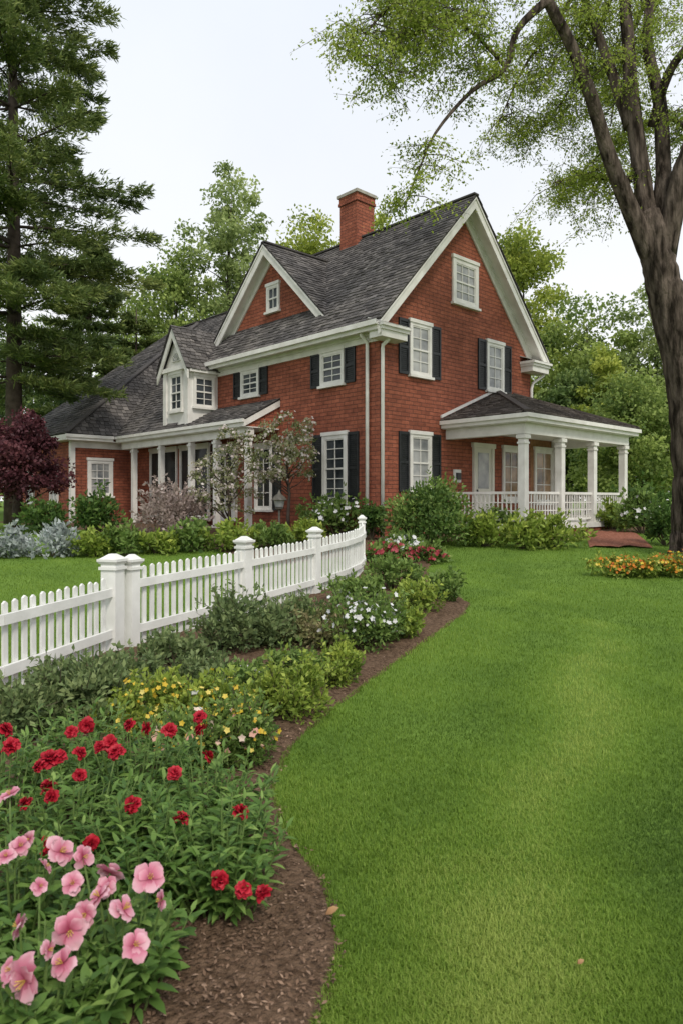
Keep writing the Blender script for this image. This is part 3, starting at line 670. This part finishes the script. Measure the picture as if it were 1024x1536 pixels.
T('deciduous_tree','bright green young tree between porch roof and big trunk',915,520,120,34,'L_treey',10000,60,.1)
T('deciduous_tree','dark rounded tree directly right of the gable eave',850,550,130,36,'L_treed',14000,70,.05)
T('deciduous_tree','mid green tree beyond the right edge of the frame',1090,420,220,36,'L_tree',12000,80,.05)
T('maple_tree','dark red leaved maple at the left edge beside the brick wing',26,616,142,21,'L_maple',12000,60,.25,rad=.3,cat='tree')
# far woods
nc=300; a=rng.random(nc); cl=np.stack([-85+170*a,72+14*rng.random(nc),1+15*rng.random(nc)+2*np.sin(a*40)],1); rd=1.8+2*rng.random(nc)
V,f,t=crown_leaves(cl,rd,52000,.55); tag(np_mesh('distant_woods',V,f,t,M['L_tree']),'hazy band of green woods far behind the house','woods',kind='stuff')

# pines ------------------------------------------------------------------
def pine(name,label,X,Y,H,Lmax,z0=5.2,gap=(.72,.22),nk=(6,9),dens=1.,tr=.32,nl=.28,nw=.055):
    z=float(g(Y)); o=empty(name,(X,Y,z)); tag(o,label,'tree')
    m=MB(); m.tube([(0,0,-.1),(.05,0,H*.3),(-.03,.05,H*.6),(0,0,H)],[tr,tr*.75,tr*.47,.03],10)
    Ps=[];Ds=[];ti=[]
    zz=z0
    while zz<H-.3:
        for k in range(rng.integers(*nk)):
            az=rng.random()*6.283; fr_=zz/H
            L=Lmax*(1-fr_)**.5*(.5+.5*rng.random())*(.8 if zz<z0+2.3 else 1)
            d=np.array([math.cos(az),math.sin(az),0]); sd=np.array([-d[1],d[0],0])
            base=np.array([0,0,zz+rng.normal()*.07]); tilt=(.06+.35*(fr_-.4))+rng.normal()*.035
            def bp(t): return base+d*L*t+np.array([0,0,L*(tilt*t-.20*t*t+.12*t**3)])
            pts=[bp(t) for t in (0,.3,.6,.85,1)]
            m.tube(pts,[.04*L/4+.012,.028*L/4+.010,.016*L/4+.007,.010,.005],5)
            bt=rng.normal()*.12
            nt=int((17+18*L)*dens)
            for j in range(nt):
                t=.15+.85*rng.random()**.8; wdt=L*.28*(1.12-t)+.15
                s=rng.normal()*.55*wdt; p=bp(t)+sd*s+d*abs(s)*.4+np.array([0,0,rng.normal()*.05-.05*abs(s)])
                q=11; Ps.append(np.repeat(p[None],q,0)+rng.normal(0,.08,(q,3))*np.array([1,1,.6])); dd=d*.8+sd*np.sign(s)*.6
                Ds.append(dd[None]+rng.normal(0,.45,(q,3))+np.array([0,0,.18])); ti.append(np.clip(.50+bt+rng.normal(0,.17,q),0,1))
        zz+=gap[0]+gap[1]*rng.random()
    m.build('trunk',M['darkbark'],o,smooth=True)
    Pn=np.concatenate(Ps);Dn=np.concatenate(Ds);n=len(Pn)
    V,f=leaf_lo(Pn,Dn,rdir(n)+np.array([0,0,.5]),nl*(.6+.6*rng.random(n)),nw)
    np_mesh('crown',V,f,np.repeat(np.concatenate(ti),4),M['L_pine'],o)
pine('pine_tree','tall dark pine with layered boughs at the left edge',(20-512)/F*25.5,25.5,27.5,6.7)
pine('spruce_tree','dark evergreen right of the tall pine, behind the left wing roof',(135-512)/F*40,40,15.5,4.6,1.0,(.6,.3),(5,7),.8,.22,.36,.09)
pine('spruce_tree','smaller dark evergreen behind the left wing, right of its taller neighbour',(205-512)/F*43,43,12.5,4.0,1.0,(.6,.3),(5,7),.8,.2,.36,.09)

# big right tree ------------------------------------------------------------
TX,TY=ip(1040,845,14.8)[:2]
bt=empty('shade_tree',(TX,TY,float(g(TY)))); tag(bt,'large forked shade tree with thick leaning trunk at the right edge','tree')
BO=tuple(bt.location)
def limb(pts,name='limb',n=10,k=.88,ridge=.03):
    q=[np.array(ip(a,b,c)) for a,b,c,_ in pts]; r=[p[3]*k for p in pts]
    P=[];Rr=[]
    for i in range(len(q)-1):
        p0=q[max(i-1,0)];p1=q[i];p2=q[i+1];p3=q[min(i+2,len(q)-1)]
        for t in np.arange(0,1,.125 if ridge>.04 else .25):
            c=.5*((2*p1)+(-p0+p2)*t+(2*p0-5*p1+4*p2-p3)*t*t+(-p0+3*p1-3*p2+p3)*t**3)
            rr=r[i]+(r[i+1]-r[i])*t
            P.append(c+rng.normal(0,rr*.03,3)); Rr.append(rr*(1+rng.normal()*.015))
    P.append(q[-1]);Rr.append(r[-1])
    m=MB(); m.tube(P,Rr,n,ridge=ridge); m.build(name,M['bark'],bt,off=BO,smooth=True)
    return np.array(P)
Yb=14.8
limb([(1046,856,Yb,.80),(1044,835,Yb,.62),(1042,790,Yb,.52),(1040,700,Yb,.48),(1029,580,Yb,.45),(1008,480,Yb,.42),(990,410,Yb,.39),(978,345,Yb,.34),(969,315,Yb,.2)],'trunk',56,.88,.055)
LB=[]
LB.append(limb([(984,400,Yb,.27),(949,325,Yb-.1,.21),(913,235,Yb-.3,.17),(884,140,Yb-.6,.145),(852,60,Yb-.9,.125),(815,-10,Yb-1.2,.11),(770,-120,Yb-1.4,.08),(720,-220,Yb-1.5,.03)],n=16))
LB.append(limb([(976,370,Yb,.27),(963,270,Yb+.2,.21),(948,160,Yb+.3,.175),(940,50,Yb+.5,.15),(932,-60,Yb+.6,.13),(925,-220,Yb+.8,.06)],n=16))
LB.append(limb([(985,370,Yb,.26),(994,260,Yb+.2,.19),(988,150,Yb+.5,.155),(970,60,Yb+.9,.13),(985,-80,Yb+1.2,.09),(1000,-220,Yb+1.4,.04)],n=16))
LB.append(limb([(994,385,Yb,.29),(1014,290,Yb-.2,.23),(1036,215,Yb-.3,.20),(1065,120,Yb-.3,.16),(1095,-50,Yb-.4,.10),(1110,-200,Yb-.4,.04)],n=16))
LB.append(limb([(978,190,Yb+.4,.13),(1000,115,Yb,.11),(1030,70,Yb-.4,.09),(1075,10,Yb-.8,.06),(1110,-50,Yb-1,.03)]))
LB.append(limb([(944,190,Yb+.3,.15),(912,95,Yb+.7,.12),(880,10,Yb+1.1,.09),(848,-100,Yb+1.5,.06),(830,-200,Yb+1.7,.03)]))
LB.append(limb([(945,270,Yb+.1,.10),(900,266,Yb+.5,.07),(860,266,Yb+.9,.05),(828,275,Yb+1.2,.02)]))
LB.append(limb([(820,0,Yb-1.2,.10),(775,45,Yb-1.3,.075),(757,102,Yb-1.4,.06),(705,138,Yb-1.6,.045),(652,200,Yb-1.8,.03),(625,262,Yb-1.9,.02),(603,315,Yb-2,.010)]))
LB.append(limb([(757,100,Yb-1.4,.05),(722,62,Yb-1.7,.04),(680,32,Yb-2,.03),(632,40,Yb-2.2,.018),(590,75,Yb-2.3,.008)]))
LB.append(limb([(790,-70,Yb-1.3,.09),(700,-50,Yb-1.8,.06),(620,-15,Yb-2.2,.04),(560,35,Yb-2.4,.02),(528,95,Yb-2.5,.008)]))
LB.append(limb([(850,-100,Yb+1.4,.08),(760,-90,Yb+1.8,.06),(680,-40,Yb+2.2,.04),(610,30,Yb+2.4,.02),(580,100,Yb+2.4,.01)]))
LB.append(limb([(870,-20,Yb+1,.06),(820,50,Yb+1.4,.045),(780,110,Yb+1.7,.03),(745,190,Yb+1.8,.012)]))
LB.append(limb([(930,-40,Yb+.5,.07),(890,60,Yb+1.8,.05),(850,140,Yb+2.4,.03),(800,210,Yb+2.7,.012)]))
LB.append(limb([(1040,205,Yb-.3,.07),(1010,180,Yb+1.2,.05),(960,190,Yb+2.4,.035),(900,230,Yb+3,.02),(850,285,Yb+3.2,.01)]))
LB.append(limb([(985,-60,Yb+1,.08),(960,20,Yb+2.5,.05),(930,100,Yb+3.2,.03),(915,190,Yb+3.5,.012)]))
Ps=[];Ds=[];ti=[]; tw=MB()
wts=[.28,.32,.36,.36,.6,.55,.7,.5,1.2,1.6,1.7,1.7,1.8,1.7,1.7]
for P,w in zip(LB,wts):
    n=len(P)
    for k in range(int(36*w)):
        i=int((.5+.5*rng.random())*(n-1)) if w<.5 else int((.12+.88*rng.random())*(n-1))
        b=P[i]; d=rdir(1)[0]; d[2]=d[2]*.5-.12; L=.5+1.1*rng.random()
        if w==.5: L*=.5
        e=b+d*L+np.array([0,0,-.22*L*L]); mid=b+d*L*.5
        tw.tube([b,mid,e],[.011,.008,.003],4)
        cb=rng.normal()*.13
        for s in range(7):
            t=.25+.75*rng.random(); b2=b+(e-b)*t; d2=rdir(1)[0]; d2[2]=d2[2]*.5-.25; L2=.25+.5*rng.random(); e2=b2+d2*L2
            tw.tube([b2,e2],[.005,.002],3)
            q=22; tt=rng.random(q)[:,None]; Ps.append(b2+(e2-b2)*tt+rng.normal(0,.07,(q,3))); Ds.append(rdir(q)*.8+d2*.6+np.array([0,0,-.3])); ti.append(np.clip(.5+cb+rng.normal(0,.18,q),0,1))
tw.build('twigs',M['bark'],bt,off=BO)
Pn=np.concatenate(Ps)-np.array(BO);Dn=np.concatenate(Ds);n=len(Pn)
Ln=.066*(.6+.7*rng.random(n)); V,f=leaf_lo(Pn,Dn,rdir(n)+np.array([0,0,.6]),Ln,Ln*.55)
np_mesh('crown',V,f,np.repeat(np.concatenate(ti),4),M['L_big'],bt)

# shrubs -----------------------------------------------------------------------
def shrub(name,label,px,py,wpx,hpx,mat,leafpx=8,nf=.26,flower=None,cat='shrub',group=None,Yf=None,asp=.5,lumps=None,sprig=1.,ryf=.85):
    if Yf: X,Y,Z=(px-512)/F*Yf,Yf,float(g(Yf))
    else: X,Y,Z=gp(px,py)
    s=Y/F; rx=wpx*s/2; h=hpx*s; ry=rx*ryf; Y+=ry*.6; Z=float(g(Y)); X*=Y/(Y-ry*.6)
    o=empty(name,(X,Y,Z)); tag(o,label,cat,group)
    k=lumps or int(np.clip(wpx/5,12,30))
    az=rng.random(k)*6.283; w=rng.random(k)**.8
    q=np.sqrt(np.clip(1-w*w*.9,0,1))*(.5+.45*rng.random(k))
    if ryf<.5: q=np.sqrt(rng.random(k))*.95
    lr=.34*min(rx,h)*(.6+.7*rng.random(k))
    cl=np.stack([np.cos(az)*q*rx*.95,np.sin(az)*q*ry*.95,.12*h+w*h*.62*(.7+.5*rng.random(k))],1)
    n=int(np.clip(wpx*hpx*nf,700,8000)); i=rng.integers(0,k,n)
    u=rdir(n); r=(.45+.65*rng.random(n)**.8)
    P=cl[i]+u*(lr[i]*r)[:,None]; P[:,2]=np.abs(P[:,2])+.01
    D=u*.7+rdir(n)*.7+np.array([0,0,.35]); tb=rng.normal(0,.13,k)
    tint=np.clip(.45+tb[i]+rng.normal(0,.17,n)+.15*u[:,2],0,1)
    m=MB()
    ns=int(k*2.2*sprig); per=14
    for j in range(ns):
        c=cl[rng.integers(0,k)]; d=nrm(np.array([[c[0]*.7/rx,c[1]*.7/ry,.9]])+rng.normal(0,.4,(1,3)))[0]; d[2]=abs(d[2])
        Ls=h*(.22+.28*rng.random())+.3*lr.mean(); b=c+d*lr.mean()*.5; e=b+d*Ls
        m.tube([tuple(b),tuple(e)],[.003+.002*h,.0015],3)
        tt=rng.random(per); P=np.concatenate([P,b+d*Ls*tt[:,None]]); D=np.concatenate([D,rdir(per)*.8+d*.5]); tint=np.concatenate([tint,np.clip(.55+rng.normal(0,.15,per),0,1)])
    n=len(P); L=leafpx*s*(.65+.7*rng.random(n)); P[:,2]=np.maximum(P[:,2],.01)
    V,f=leaf_lo(P,D,D*.5+rdir(n)*.7+np.array([0,0,.4]),L,L*asp)
    np_mesh('foliage',V,f,np.repeat(tint,4),M[mat],o)
    for j in range(min(k,9)): m.tube([(cl[j][0]*.05,cl[j][1]*.05,-.03),(cl[j][0]*.6,cl[j][1]*.6,cl[j][2]*.5),tuple(cl[j])],[.012+.01*h,.008+.006*h,.004],5)
    m.build('stem',M['twig'],o)
    for fl in (flower or []):
        fm,fn,fpx=fl; i=rng.integers(0,k,fn); u=rdir(fn); u[:,2]=np.abs(u[:,2])*.8+.25; u=nrm(u); u[:,1]-=.2
        c=cl[i]+u*(lr[i]*(1.1+.35*rng.random(fn)))[:,None]
        flower_mesh(c,nrm(u+rdir(fn)*.4),fpx*s*(.6+.7*rng.random(fn)),fm,o)
    return o
sh=shrub
# along the house, left to right
sh('silver_shrub','silver grey mounded shrub at the far left of the lawn',12,838,66,45,'L_sil')
sh('silver_shrub','silver grey mounded shrub below the maple, second from the left',78,838,84,40,'L_sil')
sh('round_shrub','dark shrub at the brick wing behind the silver mounds',62,802,80,46,'L_dark')
sh('round_shrub','dark round shrub under the window of the left wing',148,803,78,68,'L_dark',sprig=.3,lumps=24)
sh('low_shrub','low yellow green shrub right of the silver mounds',140,837,64,38,'L_yel')
sh('low_shrub','low mid green shrub in front of the dark round shrub',190,836,66,38,'L_mid')
sh('low_shrub','low yellow green shrub in front of the pinkish bush',238,833,64,34,'L_yel')
sh('flowering_shrub','pinkish grey flowering bush before the entry columns',255,806,125,66,'L_pink',7)
sh('low_shrub','low mid green shrub under the weeping blossom tree',290,830,76,38,'L_mid')
sh('low_shrub','low yellow green shrub left of the garden lantern',345,829,76,36,'L_yel')
sh('low_shrub','low dark green shrub at the foot of the garden lantern',402,826,76,32,'L_mid')
sh('low_shrub','low yellow green shrub right of the garden lantern',452,822,66,32,'L_yel')
sh('round_shrub','green bush with a few white blossoms under the tall front window',502,806,112,54,'L_mid',flower=[('white',70,6)])
sh('round_shrub','dark upright shrub hugging the house corner',556,812,42,56,'L_dark')
sh('round_shrub','large green rounded bush below the gable window',642,822,138,104,'L_mid',7,.5,sprig=.06,lumps=46)
sh('low_shrub','yellow green shrub right of the large rounded bush',725,822,60,48,'L_yel')
sh('low_shrub','olive green shrub below the left porch railing',748,804,70,34,'L_mid')
sh('low_shrub','yellow green shrub at the porch corner post',782,826,80,44,'L_yel')
sh('low_shrub','yellow green shrub under the porch front railing',834,824,84,42,'L_yel')
sh('low_shrub','small light green shrub beside the red paving',918,796,50,34,'L_yel')
sh('round_shrub','green shrub with white flowers right of the porch',962,802,76,62,'L_mid',flower=[('white',50,7)])
sh('round_shrub','dark shrub beside the trunk of the big tree',998,820,56,60,'L_dark')
sh('round_shrub','dark shrub right of the porch end post, farther back',965,782,90,56,'L_dark',Yf=23)
sh('flower_clump','clump of red flowers at the foot of the house corner',582,847,80,28,'L_mid',flower=[('softred',170,6.5)],cat='flowers',sprig=.3)
sh('flower_clump','clump of red flowers in front of the large rounded bush',640,847,80,24,'L_mid',flower=[('softred',160,6.5)],cat='flowers',sprig=.3)
sh('flower_clump','clump of small white flowers behind the red ones',606,833,80,26,'L_mid',flower=[('white',110,7)],cat='flowers',sprig=.3)
sh('flower_border','long low border of yellow and orange flowers beneath the big tree',962,868,166,30,'L_yel',6,.7,flower=[('yellow',260,4.5),('orange',520,5)],cat='flowers',sprig=.15,lumps=70,ryf=.4)
# bed between fence and lawn
sh('bed_shrub','mid green shrub at the far end of the fence',535,905,86,34,'L_mid')
sh('bed_shrub','mid green spreading shrub past the fence end',590,888,110,38,'L_mid')
sh('bed_shrub','yellow green shrub near the far tip of the bed',622,922,84,46,'L_yel')
sh('bed_shrub','green shrub at the far tip of the mulch bed',668,903,60,40,'L_mid')
sh('white_flower_bush','bush topped with white flowers in the middle of the bed',548,978,150,80,'L_mid',flower=[('white',150,8)])
sh('bed_shrub','yellow green shrub between the white flower bush and lawn',598,960,72,50,'L_yel')
sh('bed_shrub','tan pink shrub left of the white flower bush',474,980,110,48,'L_tan')
sh('bed_shrub','olive shrub at the fence below the third post',440,968,130,60,'L_olive',9)
sh('bed_shrub','large olive shrub against the pickets in the middle',368,982,140,76,'L_olive',9)
sh('bed_shrub','olive shrub right of the double gate posts',268,1010,120,46,'L_olive',9)
sh('bed_shrub','light green shrub at the lawn edge below the white flower bush',500,1030,104,54,'L_yel',8)
sh('bed_shrub','light green spreading shrub beside the curve of the lawn',432,1085,130,72,'L_yel',9)
sh('bed_shrub','mid green low plant right of the small bare mulch patch',442,1030,100,48,'L_mid',8)
sh('bed_shrub','low olive plant left of the small bare mulch patch',300,1045,110,44,'L_olive',9)
sh('bed_shrub','mid green low plant in front of the small bare mulch patch',368,1062,120,48,'L_mid',9,flower=[('white',24,7)])
sh('bed_shrub','olive shrub before the double gate posts',195,1055,130,56,'L_olive',10)
sh('bed_shrub','large olive shrub before the left pickets',110,1098,200,88,'L_olive',11)
sh('bed_shrub','olive shrub at the left frame edge before the fence',15,1130,140,78,'L_olive',11)
sh('yellow_flower_plant','bushy plant with small yellow flowers nearest the gate posts',228,1105,150,68,'L_yel',10,flower=[('yellow',150,8)],cat='flowers')
sh('yellow_flower_plant','bushy plant with yellow flowers in the middle of the bed',318,1108,150,66,'L_yel',10,flower=[('yellow',150,8),('white',14,12)],cat='flowers')
sh('yellow_flower_plant','bushy plant with yellow and peach flowers near the lawn curve',362,1152,120,84,'L_mid',10,flower=[('yellow',110,8),('peach',22,13)],cat='flowers')
sh('yellow_flower_plant','green plant with peach flowers behind the red blooms',278,1165,150,80,'L_mid',10,flower=[('yellow',70,8),('peach',24,14)],cat='flowers')
# small blossom trees by the entry
T('blossom_tree','small pale blossom tree with slim trunk left of the tall front window',432,618,118,19.2,'L_blos',2900,64,.42,.085,.16,top=.2,blos=(420,.075))
T('blossom_tree','weeping pale blossom tree in front of the entry door',342,636,140,19.6,'L_blos',3000,74,.15,.085,.15,top=.3,blos=(520,.075))

# garden lantern -------------------------------------------------------------
X,Y=(419-512)/F*17.6,17.6
la=empty('garden_lantern',(X,Y,float(g(Y)))); tag(la,'bronze bell shaped garden lantern on a slim post by the shrubs','lantern')
m=MB(); m.tube([(0,0,-.05),(0,0,.80)],[.032,.028],8); m.build('post',M['bronze'],la)
m=MB(); m.lathe([(.03,.78),(.10,.82),(.10,.84),(.12,.86)],12); m.build('base',M['bronze'],la)
m=MB(); m.lathe([(.10,.86),(.14,1.03)],12); m.build('lamp_glass',M['curtain'],la)
m=MB(); m.lathe([(.20,1.03),(.195,1.05),(.12,1.14),(.05,1.19),(.025,1.25),(.004,1.30)],14); m.build('lamp_shade',M['bronze'],la,smooth=True)
# red paving
sheet('brick_path','flat red brown patch of ground sloping down beside the porch','path',M['redmulch'],[[(5.75+i*.16+j*.13,16.3+j*.42+.1*math.sin(i*1.3)) for i in range(10)] for j in range(10)],.03,.03,.02)

# ------------------------------------------------------------ foreground flowers
def stem_plant(name,label,X,Y,r,h,nst,lL,lW,mat,cat='flowers',group=None,nleaf=17):
    z=float(g(Y))+.01; o=empty(name,(X,Y,z)); tag(o,label,cat,group)
    Ps=[];Ds=[];Ls=[];m=MB()
    for k in range(nst):
        a=rng.random()*6.283; q=math.sqrt(rng.random())*r
        b=np.array([math.cos(a)*q*.55,math.sin(a)*q*.55,0]); hh=h*(.62+.45*rng.random())*(1-.3*(q/r)**2)
        e=np.array([math.cos(a)*q*1.05,math.sin(a)*q*1.05,hh]); md=(b+e)/2+np.array([0,0,.08*hh])
        m.tube([b,md,e],[.005,.0042,.0025],5)
        for j in range(nleaf):
            t=.18+.82*(j+.5)/nleaf; p=b*(1-t)**2+2*md*t*(1-t)+e*t*t
            an=j*2.4+a; el=.15+.75*t**3+rng.normal()*.18
            Ps.append(p); Ds.append([math.cos(an)*math.cos(el),math.sin(an)*math.cos(el),math.sin(el)]); Ls.append(lL*(.7+.5*rng.random())*(1-.35*t**4))
    Ps=np.array(Ps);Ds=np.array(Ds);Ls=np.array(Ls);n=len(Ps)
    V,f,tt=leaf_hi(Ps,Ds,np.tile([0,0,1.],(n,1))+rng.normal(0,.25,(n,3)),Ls,Ls*lW/lL,.3,.12)
    t=np.repeat(np.clip(rng.normal(.45,.2,n),0,1),8)+.12*(tt-.5)
    np_mesh('foliage',V,f,np.clip(t,0,1),M[mat],o,smooth=True)
    m.build('stem',M['stem'],o)
    return o
def bloom_proto(kind):
    Ps=[];Ds=[];L=[]
    if kind=='red': lays=((.05,8,.040),(.45,9,.038),(.85,8,.034),(1.2,6,.027)); wf,cu,cp,rf=.88,.30,.10,.09
    else: lays=((.20,5,.054),(.42,3,.042)); wf,cu,cp,rf=.92,.16,.05,.07
    for lay,(el,n,l) in enumerate(lays):
        for k in range(n):
            a=6.283*k/n+lay*.6+rng.normal()*.15; e=el+rng.normal()*.15
            Ps.append([0,0,lay*.003]);Ds.append([math.cos(a)*math.cos(e),math.sin(a)*math.cos(e),math.sin(e)]);L.append(l*(.85+.3*rng.random()))
    Ps=np.array(Ps);Ds=np.array(Ds);L=np.array(L);n=len(L)
    Nn=np.tile([0,0,1.],(n,1))+Ds*np.array([-.8,-.8,0])
    V,f,t=petals(Ps,Ds,Nn,L,L*wf,cu,cp,rf)
    if kind=='red': ti=t*.7+.12
    else: ti=t**.8*.95
    o=np_mesh('bloom',V,f,np.clip(ti+np.repeat(rng.normal(0,.12,n),25),0,1),M[kind],None,True)
    if kind=='pink':
        m=MB()
        for k in range(6):
            a=k*1.05; m.tube([(0,0,.0),(.009*math.cos(a),.009*math.sin(a),.026)],[.0008,.0015],4)
        m.build('stamens',M['anther'],o)
    return o
def bloom_at(proto,plant,W,sc,first,kind):
    o=proto if first else proto.copy()
    if not first:
        C.objects.link(o)
        for chd in proto.children:
            c=chd.copy(); C.objects.link(c); c.parent=o
    o.parent=plant; o.location=Vector(W)-plant.location
    o.rotation_euler=((.95 if kind=='pink' else .8)+rng.normal()*.4,rng.normal()*.45,rng.normal()*1.0); o.scale=(sc,)*3
def add_blooms(kind,pts,plants,hfun,sc0):
    protos=[bloom_proto(kind) for _ in range(7)]; used=set(); stems={}
    for i,(px,py,s) in enumerate(pts):
        h=hfun(py); Y=(ZC-h)*F/(py-HZ); X=(px-512)/F*Y
        pl=min(plants,key=lambda p:(p.location.x-X)**2+(p.location.y-Y)**2)
        k=i%7; bloom_at(protos[k],pl,(X,Y,h),s*sc0*(.85+.3*rng.random()),k not in used,kind) ; used.add(k)
        m=stems.setdefault(pl.name,(pl,MB()))[1]
        L=Vector((X,Y,h))-pl.location; m.tube([(L.x*.3,L.y*.3,.0),(L.x*.75,L.y*.75,L.z*.6),tuple(L)],[.005,.004,.003],5)
    for pl,m in stems.values(): m.build('flower_stem',M['stem'],pl)
RP=[stem_plant('red_flower_plant',l,X,Y,r,h,n,.080,.024,'L_garden') for l,X,Y,r,h,n in (
 ('red flowering plant nearest the lawn edge, with three low red blooms',-.46,2.78,.30,.38,54),
 ('leafy red flowering plant left of the nearest one, above the bare mulch',-.78,2.82,.30,.40,54),
 ('red flowering plant behind the pink blossoms at the left',-1.12,2.95,.36,.44,58),
 ('red flowering plant in the middle row, below the peach flowers',-.62,3.25,.32,.40,54),
 ('red flowering plant at the left frame edge with deep red blooms',-1.62,3.35,.38,.46,54),
 ('red flowering plant at the back of the red group',-1.05,3.55,.40,.45,60),
 ('tall red flowering plant before the olive shrubs',-1.45,3.85,.38,.48,54))]
reds=[(130,1088,1.1),(75,1140,1.1),(120,1130,.9),(165,1115,1),(72,1180,1),(120,1163,.9),(255,1095,.9),(300,1075,.8),(302,1095,.8),(195,1087,.8),(222,1092,.8),(312,1135,.8),(262,1160,.8),(200,1208,.9),(272,1228,.9),(360,1218,.9),(330,1320,.9),(365,1335,.9),(395,1340,.85),(137,1265,.9),(18,1120,1),(8,1095,.9),(40,1205,.9),(70,1268,.9),(90,1135,.9),(150,1120,.9),(60,1150,.9),(108,1098,.9),(175,1128,.9),(78,1195,.8)]
add_blooms('red',reds,RP,lambda y:.49-(y-1088)*.00110,1.0)
PP=[stem_plant('pink_flower_plant',l,X,Y,r,h,n,.075,.030,'L_garden') for l,X,Y,r,h,n in (
 ('pink blossom plant in the bottom left corner, nearest of all',-.86,1.98,.26,.34,52),
 ('pink blossom plant left of the red blooms, cut by the left edge',-1.12,2.42,.30,.40,52),
 ('pink blossom plant beside the bare mulch at the lower left',-.70,2.25,.22,.36,42))]
pinks=[(15,1193,.85),(30,1270,.9),(90,1278,1),(125,1285,.8),(165,1310,.9),(110,1325,.85),(68,1300,.7),(225,1318,1),(243,1350,.75),(185,1365,1),(105,1395,1.05),(150,1345,.9),(130,1370,.85),(203,1418,.85),(40,1470,1.15),(95,1445,.95),(72,1425,.7),(10,1285,.8),(160,1330,.8),(45,1258,.7),(18,1455,.75),(60,1330,.6),(30,1390,.7)]
add_blooms('pink',pinks,PP,lambda y:.44-(y-1193)*.00030,.92)
# fallen leaves
for (px,py),lb,sc in (((488,1390),'tan fallen leaf lying on the mulch by the lawn edge',1),((865,1466),'small brown fallen leaf lying in the lawn',.5)):
    X,Y,Z=gp(px,py); V,f,t=leaf_hi(np.zeros((1,3)),np.array([[.9,.3,.15]]),np.array([[0,-.2,1.]]),np.array([.055*sc]),np.array([.036*sc]),-.2,.2)
    o=np_mesh('fallen_leaf',V,f,t,M['tan'],None,True); o.location=(X,Y,Z+.045); tag(o,lb,'leaf')

# ------------------------------------------------------------ light, sky, camera
sd=Vector((.32,-.80,.95)).normalized()
el=math.asin(sd.z); rot=math.atan2(sd.x,sd.y)
w=bpy.data.worlds.new('World'); S.world=w; w.use_nodes=True; nt=w.node_tree
bg=nt.nodes['Background']; sky=N(nt,'ShaderNodeTexSky'); sky.sky_type='NISHITA'; sky.sun_disc=False; sky.sun_elevation=el; sky.sun_rotation=rot
tc=N(nt,'ShaderNodeTexCoord'); sp=N(nt,'ShaderNodeSeparateXYZ'); nt.links.new(tc.outputs['Generated'],sp.inputs[0])
cr=ramp(nt,[(0.0,(.98,.965,.94)),(.28,(.93,.94,.95)),(.65,(.80,.85,.92))]); nt.links.new(sp.outputs[2],cr.inputs['Fac'])
nz=N(nt,'ShaderNodeTexNoise'); nz.inputs['Scale'].default_value=2.2; nz.inputs['Detail'].default_value=5; nt.links.new(tc.outputs['Generated'],nz.inputs['Vector'])
r2=ramp(nt,[(.3,(9.2,9.3,9.5)),(.7,(10.1,10.1,10.1))]); nt.links.new(nz.outputs['Fac'],r2.inputs['Fac'])
mu=N(nt,'ShaderNodeMix',data_type='RGBA',blend_type='MULTIPLY'); mu.inputs[0].default_value=1; nt.links.new(cr.outputs[0],mu.inputs[6]); nt.links.new(r2.outputs[0],mu.inputs[7])
mi=N(nt,'ShaderNodeMix',data_type='RGBA'); mi.inputs[0].default_value=.93; nt.links.new(sky.outputs[0],mi.inputs[6]); nt.links.new(mu.outputs[2],mi.inputs[7])
nt.links.new(mi.outputs[2],bg.inputs[0]); bg.inputs[1].default_value=.115
sun=bpy.data.lights.new('Sun','SUN'); sun.energy=2.4; sun.angle=R_(14); sun.color=(1,.93,.82)
so=bpy.data.objects.new('Sun',sun); C.objects.link(so); so.rotation_euler=sd.to_track_quat('Z','Y').to_euler(); so.location=(0,0,30)
cam=bpy.data.cameras.new('Camera'); co=bpy.data.objects.new('Camera',cam); C.objects.link(co); S.camera=co
co.location=(0,0,ZC); co.rotation_euler=(R_(90),0,0); cam.sensor_fit='VERTICAL'; cam.sensor_height=36; cam.sensor_width=24; cam.lens=36*F/1536; cam.shift_y=-18/1536
cam.clip_end=2000; cam.clip_start=.05
cam.dof.use_dof=True; cam.dof.focus_distance=11; cam.dof.aperture_fstop=5
